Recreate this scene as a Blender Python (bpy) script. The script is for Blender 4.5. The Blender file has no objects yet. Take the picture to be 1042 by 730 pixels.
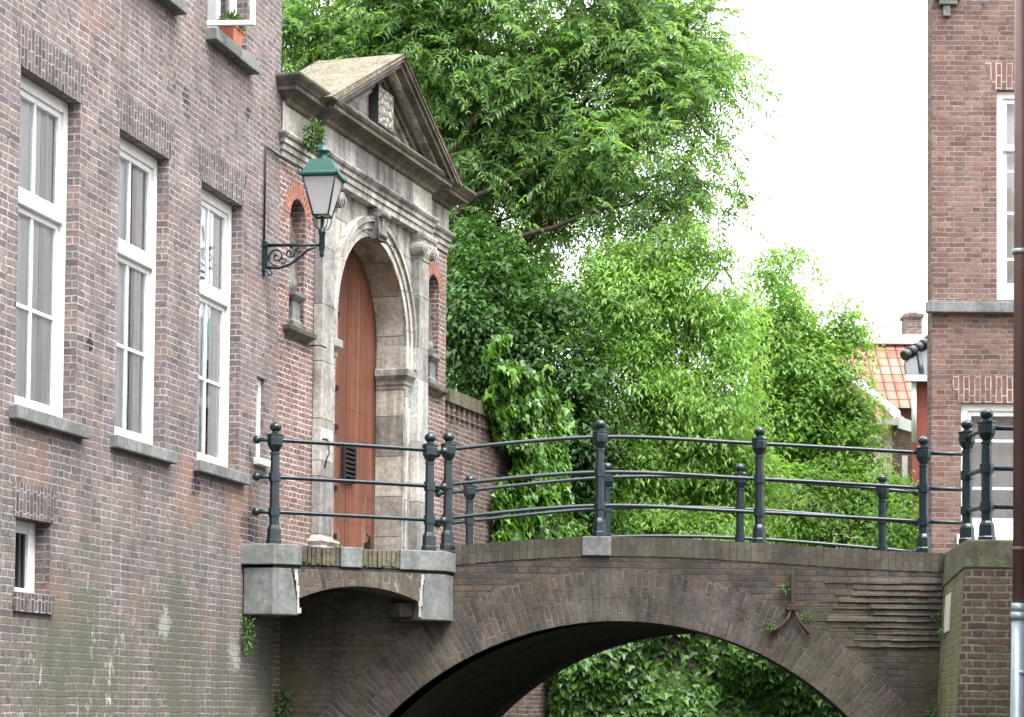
import bpy, math, random
import numpy as np
from mathutils import Vector, Matrix
from mathutils.geometry import tessellate_polygon
random.seed(7); RNG = np.random.default_rng(7)
PI = math.pi; R = math.radians
scene = bpy.context.scene; COL = scene.collection

# ------------------------------------------------------------------ things, parts
def tag(o, label=None, cat=None, group=None, kind=None):
    if label: o['label'] = label
    if cat: o['category'] = cat
    if group: o['group'] = group
    if kind: o['kind'] = kind
    return o
def empty(name, loc=(0, 0, 0), rz=0.0, label=None, cat=None, group=None, parent=None):
    o = bpy.data.objects.new(name, None); COL.objects.link(o)
    o.location = loc; o.rotation_euler = (0, 0, rz); o.empty_display_size = .1
    if parent: o.parent = parent
    return tag(o, label, cat, group)
def copy_tree(o, parent=None):
    c = o.copy(); COL.objects.link(c); c.parent = parent
    for ch in list(o.children): copy_tree(ch, c)
    return c

# ------------------------------------------------------------------ mesh builder (local x = along, y = inward, z = up; 'o' = outward = -y)
class MB:
    def __init__(s): s.v = []; s.f = []; s.uv = []; s.sm = []
    def face(s, pts, uv=None, smooth=False):
        i = len(s.v); s.v += [tuple(p) for p in pts]; s.f.append(tuple(range(i, i+len(pts))))
        if uv is None:
            a, b, c = Vector(pts[0]), Vector(pts[1]), Vector(pts[2])
            n = (b-a).cross(c-a)
            if len(pts) > 3 and n.length < 1e-9: n = (c-a).cross(Vector(pts[3])-a)
            n = [abs(t) for t in n]
            if n[2] >= n[0] and n[2] >= n[1]: uv = [(p[0], p[1]) for p in pts]
            elif n[1] >= n[0]: uv = [(p[0], p[2]) for p in pts]
            else: uv = [(p[1], p[2]) for p in pts]
        s.uv.append(list(uv)); s.sm.append(smooth)
    def box(s, x0, x1, o0, o1, z0, z1, swap=False, j=0):
        y0, y1 = -o1, -o0
        P = [(x0,y0,z0),(x1,y0,z0),(x1,y1,z0),(x0,y1,z0),(x0,y0,z1),(x1,y0,z1),(x1,y1,z1),(x0,y1,z1)]
        if j: P = [tuple(c+random.uniform(-j, j) for c in p) for p in P]
        for q in ((0,1,5,4),(1,2,6,5),(2,3,7,6),(3,0,4,7),(4,5,6,7),(3,2,1,0)):
            pts = [P[k] for k in q]; s.face(pts)
            if swap: s.uv[-1] = [(b, a) for a, b in s.uv[-1]]
        return s
    def hexa(s, B, T, swap=False):           # bottom 4 pts, top 4 pts (ccw from above)
        P = list(B)+list(T)
        for q in ((0,1,5,4),(1,2,6,5),(2,3,7,6),(3,0,4,7),(4,5,6,7),(3,2,1,0)):
            s.face([P[k] for k in q])
            if swap: s.uv[-1] = [(b, a) for a, b in s.uv[-1]]
        return s
    def prism(s, outer, o0, o1, holes=(), swap=False, back=True, sideswap=False):   # polygon in (x,z), from o0 (back) to o1 (front)
        loops = [list(outer)]+[list(h) for h in holes]
        flat = [p for l in loops for p in l]
        tris = tessellate_polygon([[Vector((p[0], p[1], 0)) for p in l] for l in loops])
        for t in tris:
            a, b, c = [flat[k] for k in t]
            ar = (b[0]-a[0])*(c[1]-a[1])-(b[1]-a[1])*(c[0]-a[0])
            if abs(ar) < 1e-10: continue
            if ar < 0: b, c = c, b
            uv = [(p[1], p[0]) if swap else (p[0], p[1]) for p in (a, b, c)]
            s.face([(p[0], -o1, p[1]) for p in (a, b, c)], uv)
            if back: s.face([(p[0], -o0, p[1]) for p in (c, b, a)], uv[::-1])
        for li, l in enumerate(loops):
            ar = sum(l[k][0]*l[(k+1) % len(l)][1]-l[(k+1) % len(l)][0]*l[k][1] for k in range(len(l)))
            if (ar < 0) != (li > 0): l = l[::-1]
            L = 0
            for k in range(len(l)):
                a, b = l[k], l[(k+1) % len(l)]; d = math.hypot(b[0]-a[0], b[1]-a[1])
                uv = [(o0, L), (o1, L), (o1, L+d), (o0, L+d)]
                if abs(b[0]-a[0]) < 1e-6: uv = [(o0, a[1]), (o1, a[1]), (o1, b[1]), (o0, b[1])]
                if sideswap: uv = [(q, p) for p, q in uv]
                s.face([(a[0], -o0, a[1]), (a[0], -o1, a[1]), (b[0], -o1, b[1]), (b[0], -o0, b[1])], uv)
                L += d
        return s
    def ledge(s, x0, x1, base, prof, back=0.0, swap=False):      # moulding swept round three sides of a block
        def plan(e, z): return [(x0-e, back, z), (x0-e, -(base+e), z), (x1+e, -(base+e), z), (x1+e, back, z)]
        rows = [plan(*p) for p in prof]
        for a, b in zip(rows, rows[1:]):
            for k in range(3):
                s.face([a[k], a[k+1], b[k+1], b[k]])
                if swap: s.uv[-1] = [(q, p) for p, q in s.uv[-1]]
        s.face(rows[0][::-1]); s.face(rows[-1])
        return s
    def tube(s, path, rad, n=8, caps=True, smooth=True):
        path = [Vector(p) for p in path]; m = len(path)
        if not hasattr(rad, '__len__'): rad = [rad]*m
        rings = []; L = 0; up = Vector((0, 0, 1)); prev = None
        for i, p in enumerate(path):
            t = (path[min(i+1, m-1)]-path[max(i-1, 0)]).normalized()
            if prev is None:
                ref = up if abs(t.z) < .9 else Vector((1, 0, 0)); a = t.cross(ref).normalized()
            else:
                a = (prev-t*prev.dot(t)).normalized()
            prev = a; b = t.cross(a)
            rings.append([p+(a*math.cos(2*PI*k/n)+b*math.sin(2*PI*k/n))*rad[i] for k in range(n)])
        for i in range(m-1):
            d = (path[i+1]-path[i]).length; c = 2*PI*max(rad[i], .01)
            for k in range(n):
                k2 = (k+1) % n
                s.face([rings[i][k], rings[i][k2], rings[i+1][k2], rings[i+1][k]], [(k/n*c, L), ((k+1)/n*c, L), ((k+1)/n*c, L+d), (k/n*c, L+d)], smooth)
            L += d
        if caps: s.face(rings[0][::-1]); s.face(rings[-1])
        return s
    def lathe(s, c, prof, n=12, smooth=True, sx=1, sy=1, rot=0):       # prof: (r, z)
        rings = [[(c[0]+sx*r*math.cos(rot+2*PI*k/n), c[1]+sy*r*math.sin(rot+2*PI*k/n), c[2]+z) for k in range(n)] for r, z in prof]
        for i in range(len(prof)-1):
            for k in range(n):
                k2 = (k+1) % n
                s.face([rings[i][k], rings[i][k2], rings[i+1][k2], rings[i+1][k]], [(k/n, prof[i][1]), ((k+1)/n, prof[i][1]), ((k+1)/n, prof[i+1][1]), (k/n, prof[i+1][1])], smooth)
        s.face(rings[0][::-1]); s.face(rings[-1])
        return s
    def build(s, name, mat, parent=None, bevel=0, weld=True):
        me = bpy.data.meshes.new(name)
        if weld:
            key = {}; idx = []; vv = []
            for p in s.v:
                k = (round(p[0], 5), round(p[1], 5), round(p[2], 5))
                if k not in key: key[k] = len(vv); vv.append(p)
                idx.append(key[k])
            F = []; U = []; S = []
            for f, uv, sm in zip(s.f, s.uv, s.sm):
                g = [idx[k] for k in f]; gg = []; uu = []
                for a, b in zip(g, uv):
                    if a not in gg: gg.append(a); uu.append(b)
                if len(gg) >= 3: F.append(gg); U.append(uu); S.append(sm)
        else: vv, F, U, S = s.v, s.f, s.uv, s.sm
        me.from_pydata([tuple(p) for p in vv], [], F)
        ul = me.uv_layers.new(name='UVMap')
        ul.data.foreach_set('uv', [c for f in U for t in f for c in t])
        me.polygons.foreach_set('use_smooth', S)
        me.materials.append(mat); me.update()
        o = bpy.data.objects.new(name, me); COL.objects.link(o)
        if parent: o.parent = parent
        if bevel:
            b = o.modifiers.new('edge', 'BEVEL'); b.width = bevel; b.segments = 2; b.limit_method = 'ANGLE'; b.angle_limit = R(40)
        return o

# ------------------------------------------------------------------ materials
class NT:
    def __init__(s, name):
        s.m = bpy.data.materials.new(name); s.m.use_nodes = True; s.t = s.m.node_tree
        s.b = s.t.nodes['Principled BSDF']; s.out = s.t.nodes['Material Output']
    def n(s, typ, **k):
        o = s.t.nodes.new(typ)
        for a, v in k.items():
            if a.startswith('_'): setattr(o, a[1:], v)
            else: o.inputs[a.replace('__', ' ')].default_value = v
        return o
    def l(s, a, b): s.t.links.new(a, b)
    def uv(s): return s.n('ShaderNodeTexCoord').outputs['UV']
    def obj(s): return s.n('ShaderNodeNewGeometry').outputs['Position']
    def noise(s, vec, scale, detail=4, rough=.55, stretch=None):
        if stretch:
            mp = s.n('ShaderNodeMapping'); mp.inputs['Scale'].default_value = stretch; s.l(vec, mp.inputs['Vector']); vec = mp.outputs[0]
        o = s.n('ShaderNodeTexNoise', Scale=scale, Detail=detail, Roughness=rough); s.l(vec, o.inputs['Vector']); return o.outputs['Fac']
    def ramp(s, fac, stops, interp='LINEAR'):
        o = s.n('ShaderNodeValToRGB'); cr = o.color_ramp; cr.interpolation = interp
        while len(cr.elements) < len(stops): cr.elements.new(.5)
        for e, (p, c) in zip(cr.elements, stops): e.position = p; e.color = (*c, 1) if hasattr(c, '__len__') else (c, c, c, 1)
        s.l(fac, o.inputs['Fac']); return o.outputs['Color']
    def mix(s, fac, a, b, mode='MIX'):
        o = s.n('ShaderNodeMix', _data_type='RGBA', _blend_type=mode)
        for v, i in ((fac, 0), (a, 6), (b, 7)):
            if isinstance(v, bpy.types.NodeSocket): s.l(v, o.inputs[i])
            elif i == 0: o.inputs[0].default_value = v
            else: o.inputs[i].default_value = (*v, 1)
        return o.outputs[2]
    def math(s, op, a, b=0.0, clamp=False):
        o = s.n('ShaderNodeMath', _operation=op, _use_clamp=clamp)
        for v, i in ((a, 0), (b, 1)):
            if isinstance(v, bpy.types.NodeSocket): s.l(v, o.inputs[i])
            else: o.inputs[i].default_value = v
        return o.outputs[0]
    def zmap(s, z0, z1):
        sp = s.n('ShaderNodeSeparateXYZ'); s.l(s.obj(), sp.inputs[0])
        o = s.n('ShaderNodeMapRange'); s.l(sp.outputs[2], o.inputs[0])
        for i, v in ((1, z0), (2, z1), (3, 0.), (4, 1.)): o.inputs[i].default_value = v
        return o.outputs[0]
    def bump(s, h, st=.5, dist=.01):
        o = s.n('ShaderNodeBump', Strength=st, Distance=dist); s.l(h, o.inputs['Height']); s.l(o.outputs[0], s.b.inputs['Normal'])
    def done(s, col, rough=.85, metal=0, spec=.3):
        if isinstance(col, bpy.types.NodeSocket): s.l(col, s.b.inputs['Base Color'])
        else: s.b.inputs['Base Color'].default_value = (*col, 1)
        if isinstance(rough, bpy.types.NodeSocket): s.l(rough, s.b.inputs['Roughness'])
        else: s.b.inputs['Roughness'].default_value = rough
        s.b.inputs['Metallic'].default_value = metal; s.b.inputs['Specular IOR Level'].default_value = spec
        return s.m

def brick(name, cols, mortar, bw=.205, bh=.061, ms=.0085, moss=None, eff=0, dirt=.35, bump=.7, soot=0, patch=None, offset=.5, spots=None):
    t = NT(name); uv = t.uv()
    nz = t.n('ShaderNodeTexNoise', Scale=7.0, Detail=2.0); t.l(uv, nz.inputs['Vector'])
    sub = t.n('ShaderNodeVectorMath', _operation='SUBTRACT'); t.l(nz.outputs['Color'], sub.inputs[0]); sub.inputs[1].default_value = (.5, .5, .5)
    sc = t.n('ShaderNodeVectorMath', _operation='SCALE'); t.l(sub.outputs[0], sc.inputs[0]); sc.inputs['Scale'].default_value = .022
    ad = t.n('ShaderNodeVectorMath', _operation='ADD'); t.l(uv, ad.inputs[0]); t.l(sc.outputs[0], ad.inputs[1])
    b = t.n('ShaderNodeTexBrick', Scale=1.0); b.offset = offset; b.offset_frequency = 2; b.squash = .52; b.squash_frequency = 2
    b.inputs['Brick Width'].default_value = bw; b.inputs['Row Height'].default_value = bh
    b.inputs['Mortar Size'].default_value = ms; b.inputs['Mortar Smooth'].default_value = .35; b.inputs['Bias'].default_value = 0
    b.inputs['Color1'].default_value = (0, 0, 0, 1); b.inputs['Color2'].default_value = (1, 1, 1, 1); b.inputs['Mortar'].default_value = (.5, .5, .5, 1)
    t.l(ad.outputs[0], b.inputs['Vector'])
    k = len(cols); st = [(i/(k-1) if k > 1 else 0, c) for i, c in enumerate(cols)]
    col = t.ramp(b.outputs['Color'], st)
    pos = t.obj()
    sm = t.noise(pos, 28, 5, .65); md = t.noise(pos, 3.1, 5, .6); lg = t.noise(pos, .55, 5, .6)
    col = t.mix(1, col, t.ramp(sm, [(.25, .62), (.75, 1.38)]), 'MULTIPLY')
    mcol = t.mix(t.ramp(t.noise(pos, 5, 4, .7), [(.38, 0.), (.62, 1.)]), mortar, tuple(c*.55 for c in mortar))
    mcol = t.mix(t.ramp(t.noise(pos, 11, 4, .7), [(.60, 0.), (.66, .85)]), mcol, (.02, .018, .016))
    col = t.mix(b.outputs['Fac'], col, mcol)
    col = t.mix(1, col, t.ramp(md, [(.25, 1-dirt), (.75, 1+dirt*.7)]), 'MULTIPLY')
    col = t.mix(1, col, t.ramp(lg, [(.3, 1-dirt*.6), (.7, 1+dirt*.5)]), 'MULTIPLY')
    if patch:   # repaired or bleached areas of a different brick
        m = t.ramp(t.noise(pos, .9, 6, .7), [(.56, 0.), (.66, patch[1])]); m = t.math('MULTIPLY', m, t.math('SUBTRACT', 1.0, b.outputs['Fac']))
        col = t.mix(m, col, patch[0])
    if soot:    # dark streaks running down
        m = t.ramp(t.noise(pos, 2.2, 5, .65, (1, 1, .16)), [(.45, 0.), (.72, soot)]); col = t.mix(m, col, (.035, .032, .028))
    if spots:   # spalled places where the fresh red brick shows, and sooty run-off patches
        wn = t.noise(pos, 9, 5, .75)
        for (c_, rad, cc, am) in spots:
            sb = t.n('ShaderNodeVectorMath', _operation='SUBTRACT'); t.l(pos, sb.inputs[0]); sb.inputs[1].default_value = c_
            ln_ = t.n('ShaderNodeVectorMath', _operation='LENGTH'); t.l(sb.outputs[0], ln_.inputs[0])
            v_ = t.math('ADD', t.math('DIVIDE', ln_.outputs['Value'], rad*1.35), t.math('MULTIPLY', t.math('SUBTRACT', wn, .5), 3.2))
            mk = t.math('MULTIPLY', t.ramp(t.math('MULTIPLY', v_, .5), [(.36, am), (.52, 0.)]), t.math('SUBTRACT', 1.0, t.math('MULTIPLY', b.outputs['Fac'], .8))); col = t.mix(mk, col, cc)
    if moss:    # moss = (z low, z high, amount, colour)
        z0, z1, am, mc = moss
        m = t.ramp(t.noise(pos, 1.1, 8, .72, (1, 1, .5)), [(.40, 0.), (.62, 1.)])
        m = t.math('MULTIPLY', m, t.math('MULTIPLY', t.math('SUBTRACT', 1.0, t.zmap(z0, z1), True), am), True)
        col = t.mix(m, col, mc)
    if eff:     # white lime runs
        m = t.math('MULTIPLY', t.ramp(t.noise(pos, 9.5, 6, .8, (1, 1, .5)), [(.56, 0.), (.62, eff)]), t.ramp(t.noise(pos, 1.3, 3, .5, (1, 1, .4)), [(.50, 0.), (.62, 1.)]))
        m = t.math('MULTIPLY', m, t.math('SUBTRACT', 1.0, t.zmap(.9, 1.6), True))
        col = t.mix(m, col, (.5, .5, .46))
    h = t.math('ADD', t.math('MULTIPLY', t.math('SUBTRACT', 1.0, b.outputs['Fac']), .75), t.math('MULTIPLY', sm, .5))
    t.bump(h, bump, .012)
    return t.done(col, .92, 0, .2)

def stone(name, c1, c2, c3, block=None, streak=.6, rough=.85, lich=0, bump=.5, warm=None, speck=0):
    t = NT(name); pos = t.obj()
    a = t.noise(pos, 2.3, 7, .68); bb = t.noise(pos, 19, 6, .7); st = t.noise(pos, 5.5, 6, .62, (1, 1, .13))
    col = t.ramp(a, [(.3, c3), (.48, c1), (.7, c2)])
    col = t.mix(1, col, t.ramp(bb, [(.25, .55), (.75, 1.4)]), 'MULTIPLY')
    col = t.mix(t.ramp(st, [(.46, 0.), (.64, streak)]), col, (.045, .043, .04))
    if warm: col = t.mix(t.ramp(t.noise(pos, 3.7, 5, .6, (1, 1, .4)), [(.54, 0.), (.68, .65)]), col, warm)
    h = bb
    if speck: sk_ = t.noise(pos, 42, 3, .6); col = t.mix(1, col, t.ramp(sk_, [(.36, .3), (.5, .9), (.64, 1.7)]), 'MULTIPLY'); h = sk_
    if block:
        uv = t.uv(); b = t.n('ShaderNodeTexBrick', Scale=1.0); b.offset = .5
        b.inputs['Brick Width'].default_value = block[0]; b.inputs['Row Height'].default_value = block[1]
        b.inputs['Mortar Size'].default_value = .006; b.inputs['Mortar Smooth'].default_value = .2
        b.inputs['Color1'].default_value = (.62, .62, .63, 1); b.inputs['Color2'].default_value = (1.35, 1.32, 1.25, 1); b.inputs['Mortar'].default_value = (.35, .33, .3, 1)
        t.l(uv, b.inputs['Vector']); col = t.mix(1, col, b.outputs['Color'], 'MULTIPLY')
        h = t.math('SUBTRACT', bb, t.math('MULTIPLY', b.outputs['Fac'], .8))
    if lich:
        m = t.ramp(t.noise(pos, 9, 7, .75), [(.46, 0.), (.58, lich)]); col = t.mix(m, col, (.17, .16, .055))
    t.bump(h, bump, .012)
    return t.done(col, rough, 0, .3)

def plain(name, c, rough=.5, metal=0, spec=.5, var=.15, scale=12, bump=0, stretch=None, c2=None, thr=(.5, .62)):
    t = NT(name); pos = t.obj(); nn = t.noise(pos, scale, 5, .65, stretch)
    col = t.mix(1, c, t.ramp(nn, [(.25, 1-var), (.75, 1+var)]), 'MULTIPLY')
    if c2: col = t.mix(t.ramp(t.noise(pos, scale*1.7, 6, .7), [(thr[0], 0.), (thr[1], 1.)]), col, c2)
    if bump: t.bump(nn, bump, .006)
    return t.done(col, rough, metal, spec)

def leafmat(name, cols, trans=.35, rough=.45, spec=.4):
    t = NT(name); g = t.n('ShaderNodeNewGeometry')
    st = [(i/(len(cols)-1), c) for i, c in enumerate(cols)]
    rr = t.ramp(g.outputs['Random Per Island'], st)
    big = t.noise(g.outputs['Position'], .9, 3, .5)
    rr = t.mix(1, rr, t.ramp(big, [(.3, .75), (.7, 1.25)]), 'MULTIPLY')
    t.done(rr, rough, 0, spec)
    tr = t.n('ShaderNodeBsdfTranslucent'); tc = t.mix(1, rr, (1.25, 1.35, .55), 'MULTIPLY'); t.l(tc, tr.inputs['Color'])
    mx = t.n('ShaderNodeMixShader'); mx.inputs[0].default_value = trans
    t.l(t.b.outputs[0], mx.inputs[1]); t.l(tr.outputs[0], mx.inputs[2]); t.l(mx.outputs[0], t.out.inputs['Surface'])
    return t.m

def glass(name, tint=(.03, .035, .04)):
    t = NT(name); t.b.inputs['Transmission Weight'].default_value = 1.0; t.b.inputs['IOR'].default_value = 1.01
    gl = t.n('ShaderNodeBsdfGlossy', Roughness=.02); gl.inputs['Color'].default_value = (1, 1, 1, 1)
    tp = t.n('ShaderNodeBsdfTransparent'); tp.inputs['Color'].default_value = (.97, .98, .98, 1)
    fr = t.n('ShaderNodeFresnel', IOR=1.55)
    nz = t.noise(t.obj(), 3.0, 2, .5); bp = t.n('ShaderNodeBump', Strength=.12, Distance=.02); t.l(nz, bp.inputs['Height']); t.l(bp.outputs[0], gl.inputs['Normal'])
    f = t.math('ADD', t.math('MULTIPLY', fr.outputs[0], 1.25), .03, True)
    mx = t.n('ShaderNodeMixShader'); t.l(f, mx.inputs[0]); t.l(tp.outputs[0], mx.inputs[1]); t.l(gl.outputs[0], mx.inputs[2])
    t.l(mx.outputs[0], t.out.inputs['Surface']); return t.m

M = {}
OX, OY = -2.452, 22.725
def _w(s_, z): return (OX+.23314*s_, OY+.97244*s_, z)
RED = (.235, .135, .105)
SPOTS = [(_w(-2.35, 2.0), .28, RED, .8), (_w(-1.0, 1.95), .35, RED, .85), (_w(-.75, 1.75), .2, (.04, .03, .03), .8), (_w(-2.2, 2.05), .1, (.03, .025, .025), .9), (_w(-5.6, 1.9), .25, RED, .5), (_w(-3.2, 3.1), .05, (.02, .02, .02), 1.), (_w(-.7, 4.2), .18, RED, .4), (_w(-5.1, .8), .2, RED, .7), (_w(-2.6, .55), .5, (.075, .075, .062), .7), (_w(-4.4, .2), .6, (.085, .088, .07), .6), (_w(-1.3, .1), .45, (.08, .08, .068), .7), (_w(-1.1, .5), .12, (.5, .5, .46), .8), (_w(-2.9, .75), .10, (.5, .5, .47), .8), (_w(-4.6, 3.0), .05, (.02, .02, .02), 1.), (_w(-2.6, 5.6), .07, (.03, .03, .03), .9), (_w(-.95, 5.9), .06, (.03, .03, .03), .9)]
MOR = (.41, .385, .385)
M['brickA'] = brick('old mauve brick', [(.118,.098,.100),(.150,.123,.122),(.176,.143,.138),(.195,.155,.147),(.225,.168,.150),(.158,.138,.138)], MOR, ms=.0075, moss=(.1, 2.1, 1.2, (.105,.108,.078)), eff=.9, dirt=.28, soot=.3, patch=((.27,.14,.10), .4), spots=SPOTS)
M['soldier'] = brick('soldier course brick', [(.07,.06,.064),(.10,.085,.088),(.13,.108,.108),(.15,.122,.12)], (.36,.33,.315), bw=.165, dirt=.3, soot=.3)
M['brickG'] = brick('red gateway brick', [(.13,.085,.082),(.175,.10,.092),(.21,.122,.108),(.25,.155,.135),(.14,.11,.11)], (.50,.45,.42), bw=.19, bh=.058, moss=(1.5, 2.6, .7, (.10,.10,.06)), dirt=.25)
M['brickR'] = brick('red niche arch brick', [(.27,.09,.055),(.33,.11,.07),(.24,.09,.06)], (.40,.33,.28), bw=.2, bh=.06, dirt=.2)
M['brickW'] = brick('garden wall brick', [(.085,.062,.055),(.12,.085,.075),(.16,.10,.085),(.18,.13,.11)], (.33,.30,.27), dirt=.3, soot=.3)
M['brickB'] = brick('dark bridge brick', [(.046,.041,.040),(.063,.053,.049),(.083,.065,.057),(.108,.075,.064),(.06,.055,.052)], (.082,.075,.068), bh=.064, moss=(.6, 1.9, .75, (.088,.084,.048)), dirt=.45, soot=.8, bump=.9, patch=((.13,.07,.055), .4))
M['brickV'] = brick('voussoir brick', [(.050,.044,.042),(.070,.057,.052),(.092,.070,.062),(.115,.085,.075),(.066,.060,.056)], (.15,.14,.128), bw=.27, bh=.064, ms=.009, moss=(-.2, 1.6, .5, (.10,.095,.05)), dirt=.5, soot=.6, patch=((.16,.15,.135), .55), bump=1.0, offset=.37)
M['brickP'] = brick('dark pier brick', [(.055,.042,.038),(.085,.058,.05),(.115,.072,.06),(.10,.085,.075)], (.21,.195,.15), bw=.2, bh=.068, ms=.012, moss=(-1.5, 1.9, .65, (.115,.115,.055)), dirt=.3, bump=1.0)
M['mossBrick'] = brick('mossy pier brick', [(.12,.11,.06),(.16,.14,.08),(.13,.10,.07),(.2,.18,.11)], (.2,.195,.12), bw=.2, bh=.068, ms=.009, moss=(-3, 2.5, .8, (.25,.25,.10)), dirt=.3, bump=.7)
M['brickC'] = brick('brown building brick', [(.10,.062,.055),(.135,.08,.068),(.165,.098,.082),(.195,.122,.102),(.115,.088,.08)], (.27,.225,.20), bw=.21, bh=.063, ms=.0075, dirt=.22)
M['brickCs'] = brick('splayed arch brick', [(.12,.07,.06),(.15,.085,.07),(.175,.10,.082)], (.42,.37,.34), bw=.3, bh=.066, ms=.009, dirt=.2)
M['mossRow'] = brick('mossy rowlock coping', [(.035,.03,.028),(.06,.05,.042),(.09,.075,.055),(.15,.14,.08)], (.022,.02,.018), bw=.4, bh=.062, ms=.012, moss=(1, 3, .95, (.26,.26,.12)), dirt=.4, bump=1.2)
M['oldRow'] = stone('decayed mossy brick', (.08,.07,.055), (.19,.18,.12), (.02,.018,.016), streak=.9, lich=.35, bump=1.6)
M['brickVp'] = brick('limed arch brick', [(.052,.043,.040),(.074,.056,.050),(.10,.070,.060),(.125,.085,.072)], (.16,.15,.13), bw=.27, bh=.06, ms=.009, eff=1, dirt=.4, soot=.5, bump=1.2, moss=(.9, 2., .4, (.26,.25,.17)))
M['stone'] = stone('weathered sandstone', (.36,.348,.33), (.47,.458,.435), (.19,.183,.175), block=(.9, .45), streak=.7, warm=(.32,.27,.21))
M['stoneP'] = stone('pilaster stone', (.33,.322,.305), (.45,.44,.42), (.16,.157,.15), block=(1.3, .62), streak=.4)
M['stoneL'] = stone('pale reveal stone', (.36,.34,.305), (.45,.42,.375), (.20,.19,.17), block=(1.7, .48), streak=.5, warm=(.42,.30,.20))
M['stoneW'] = stone('cleaned pale stone', (.42,.42,.40), (.50,.50,.475), (.30,.30,.285), streak=.35)
M['stoneD'] = stone('dark cornice stone', (.13,.118,.102), (.22,.20,.175), (.06,.055,.05), streak=.65, lich=.15, bump=.8)
M['stoneB'] = stone('bluish hardstone', (.175,.185,.185), (.23,.24,.235), (.10,.11,.105), streak=.45, lich=.15, bump=.3)
M['stoneC'] = stone('grey sill stone', (.16,.165,.16), (.22,.225,.215), (.09,.09,.085), streak=.3, bump=.35)
M['mossCap'] = stone('mossy cap stone', (.10,.097,.07), (.155,.15,.10), (.045,.045,.036), streak=.65, lich=.35, bump=1.0)
M['roofstone'] = stone('lichen roof slab', (.17,.15,.12), (.24,.215,.175), (.085,.07,.055), streak=.35, lich=.5, bump=1.6, warm=(.20,.115,.045), speck=1)
M['white'] = plain('white window paint', (.76, .77, .76), .45, var=.10, scale=9, bump=.25, c2=(.50, .50, .46), thr=(.60, .74))
M['curtain'] = plain('grey curtain cloth', (.80, .79, .78), .9, var=.12, scale=6, stretch=(1, 1, .1))
M['curtainSky'] = plain('sky-white curtain cloth', (.88, .90, .92), .9, var=.06, scale=6, stretch=(1, 1, .1))  # bluish white puts the panes' sky reflection into the cloth colour
M['glass'] = glass('window glass')
M['iron'] = plain('dark teal iron paint', (.009, .019, .024), .27, 0, .5, var=.3, scale=22, bump=.35, c2=(.055, .035, .027), thr=(.66, .72))
M['ironG'] = plain('green lantern paint', (.012, .075, .06), .4, 0, .4, var=.2, scale=16, bump=.1)
M['ironB'] = plain('dark green bracket paint', (.007, .024, .024), .35, 0, .5, var=.25, scale=25)
M['black'] = plain('black iron', (.015, .015, .015), .6, var=.3)
M['rust'] = plain('rusted iron', (.055, .037, .03), .85, 0, .3, var=.5, scale=30, bump=.6)
M['terra'] = plain('terracotta', (.42, .15, .08), .8, var=.2, scale=20)
M['teal'] = plain('teal paper', (.22, .62, .56), .8, var=.15, scale=10)
M['redwall'] = plain('red painted brick', (.34, .10, .075), .9, var=.15, scale=9)
M['cream'] = plain('cream plaster', (.55, .50, .44), .9, var=.12, scale=4)
M['greyroof'] = plain('grey glazed tile', (.045, .052, .062), .5, var=.25, scale=9)
M['pipeB'] = plain('brown painted pipe', (.15, .085, .075), .5, var=.18, scale=5, bump=.2)
M['zinc'] = plain('galvanised pipe', (.36, .42, .47), .38, .35, .5, var=.16, scale=14)
M['dark'] = plain('dark interior', (.03, .03, .032), .9)
M['earth'] = plain('garden soil and grass', (.06, .07, .03), .95, var=.4, scale=2, bump=.5)
M['paving'] = brick('street clinkers', [(.10,.07,.06),(.14,.10,.085),(.17,.11,.09)], (.12,.11,.10), dirt=.3)
M['bark'] = plain('brown bark', (.065, .05, .038), .95, var=.45, scale=14, bump=1., stretch=(1, 1, .25))
t = NT('frosted lantern pane'); t.b.inputs['Transmission Weight'].default_value = .35
M['frost'] = t.done(t.mix(t.zmap(4.9, 5.3), (.66, .65, .65), (.58, .57, .57)), .55, 0, .5)
t = NT('still canal water'); t.bump(t.noise(t.obj(), 2.2, 4, .6), .25, .05); t.b.inputs['IOR'].default_value = 1.33
M['water'] = t.done((.02, .028, .02), .05, 0, .5)
# wood door: long vertical boards, each with its own tone
t = NT('oiled oak boards'); uv = t.uv(); g = t.n('ShaderNodeNewGeometry')
base = t.ramp(g.outputs['Random Per Island'], [(0, (.115, .045, .030)), (.5, (.18, .070, .042)), (1, (.235, .10, .062))])
gr = t.noise(t.obj(), 16, 7, .7, (1, 1, .06)); base = t.mix(1, base, t.ramp(gr, [(.3, .6), (.7, 1.35)]), 'MULTIPLY')
base = t.mix(t.ramp(t.noise(t.obj(), 2.0, 5, .6, (1, 1, .35)), [(.5, 0.), (.75, .55)]), base, (.075, .035, .022)); 
sp = t.n('ShaderNodeSeparateXYZ'); t.l(uv, sp.inputs[0])
dx = t.math('MULTIPLY', t.math('SUBTRACT', t.math('FRACT', t.math('DIVIDE', sp.outputs[0], .0765)), .5), .0765)
dz = t.math('MULTIPLY', t.math('SUBTRACT', t.math('FRACT', t.math('DIVIDE', sp.outputs[1], .33)), .5), .33)
rd = t.math('SQRT', t.math('ADD', t.math('MULTIPLY', dx, dx), t.math('MULTIPLY', dz, dz)))
st_ = t.ramp(rd, [(.009, 1.), (.012, 0.)]); base = t.mix(st_, base, (.02, .018, .016))
wsh = t.math('MULTIPLY', t.ramp(t.noise(t.obj(), 11, 5, .75, (1, 1, .12)), [(.56, 0.), (.66, .6)]), t.math('SUBTRACT', 1.0, t.zmap(1.8, 3.0), True)); base = t.mix(wsh, base, (.36, .29, .24))
t.bump(t.math('ADD', gr, t.math('MULTIPLY', st_, 2.5)), .5, .006)
M['door'] = t.done(base, .55, 0, .35)
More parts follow.
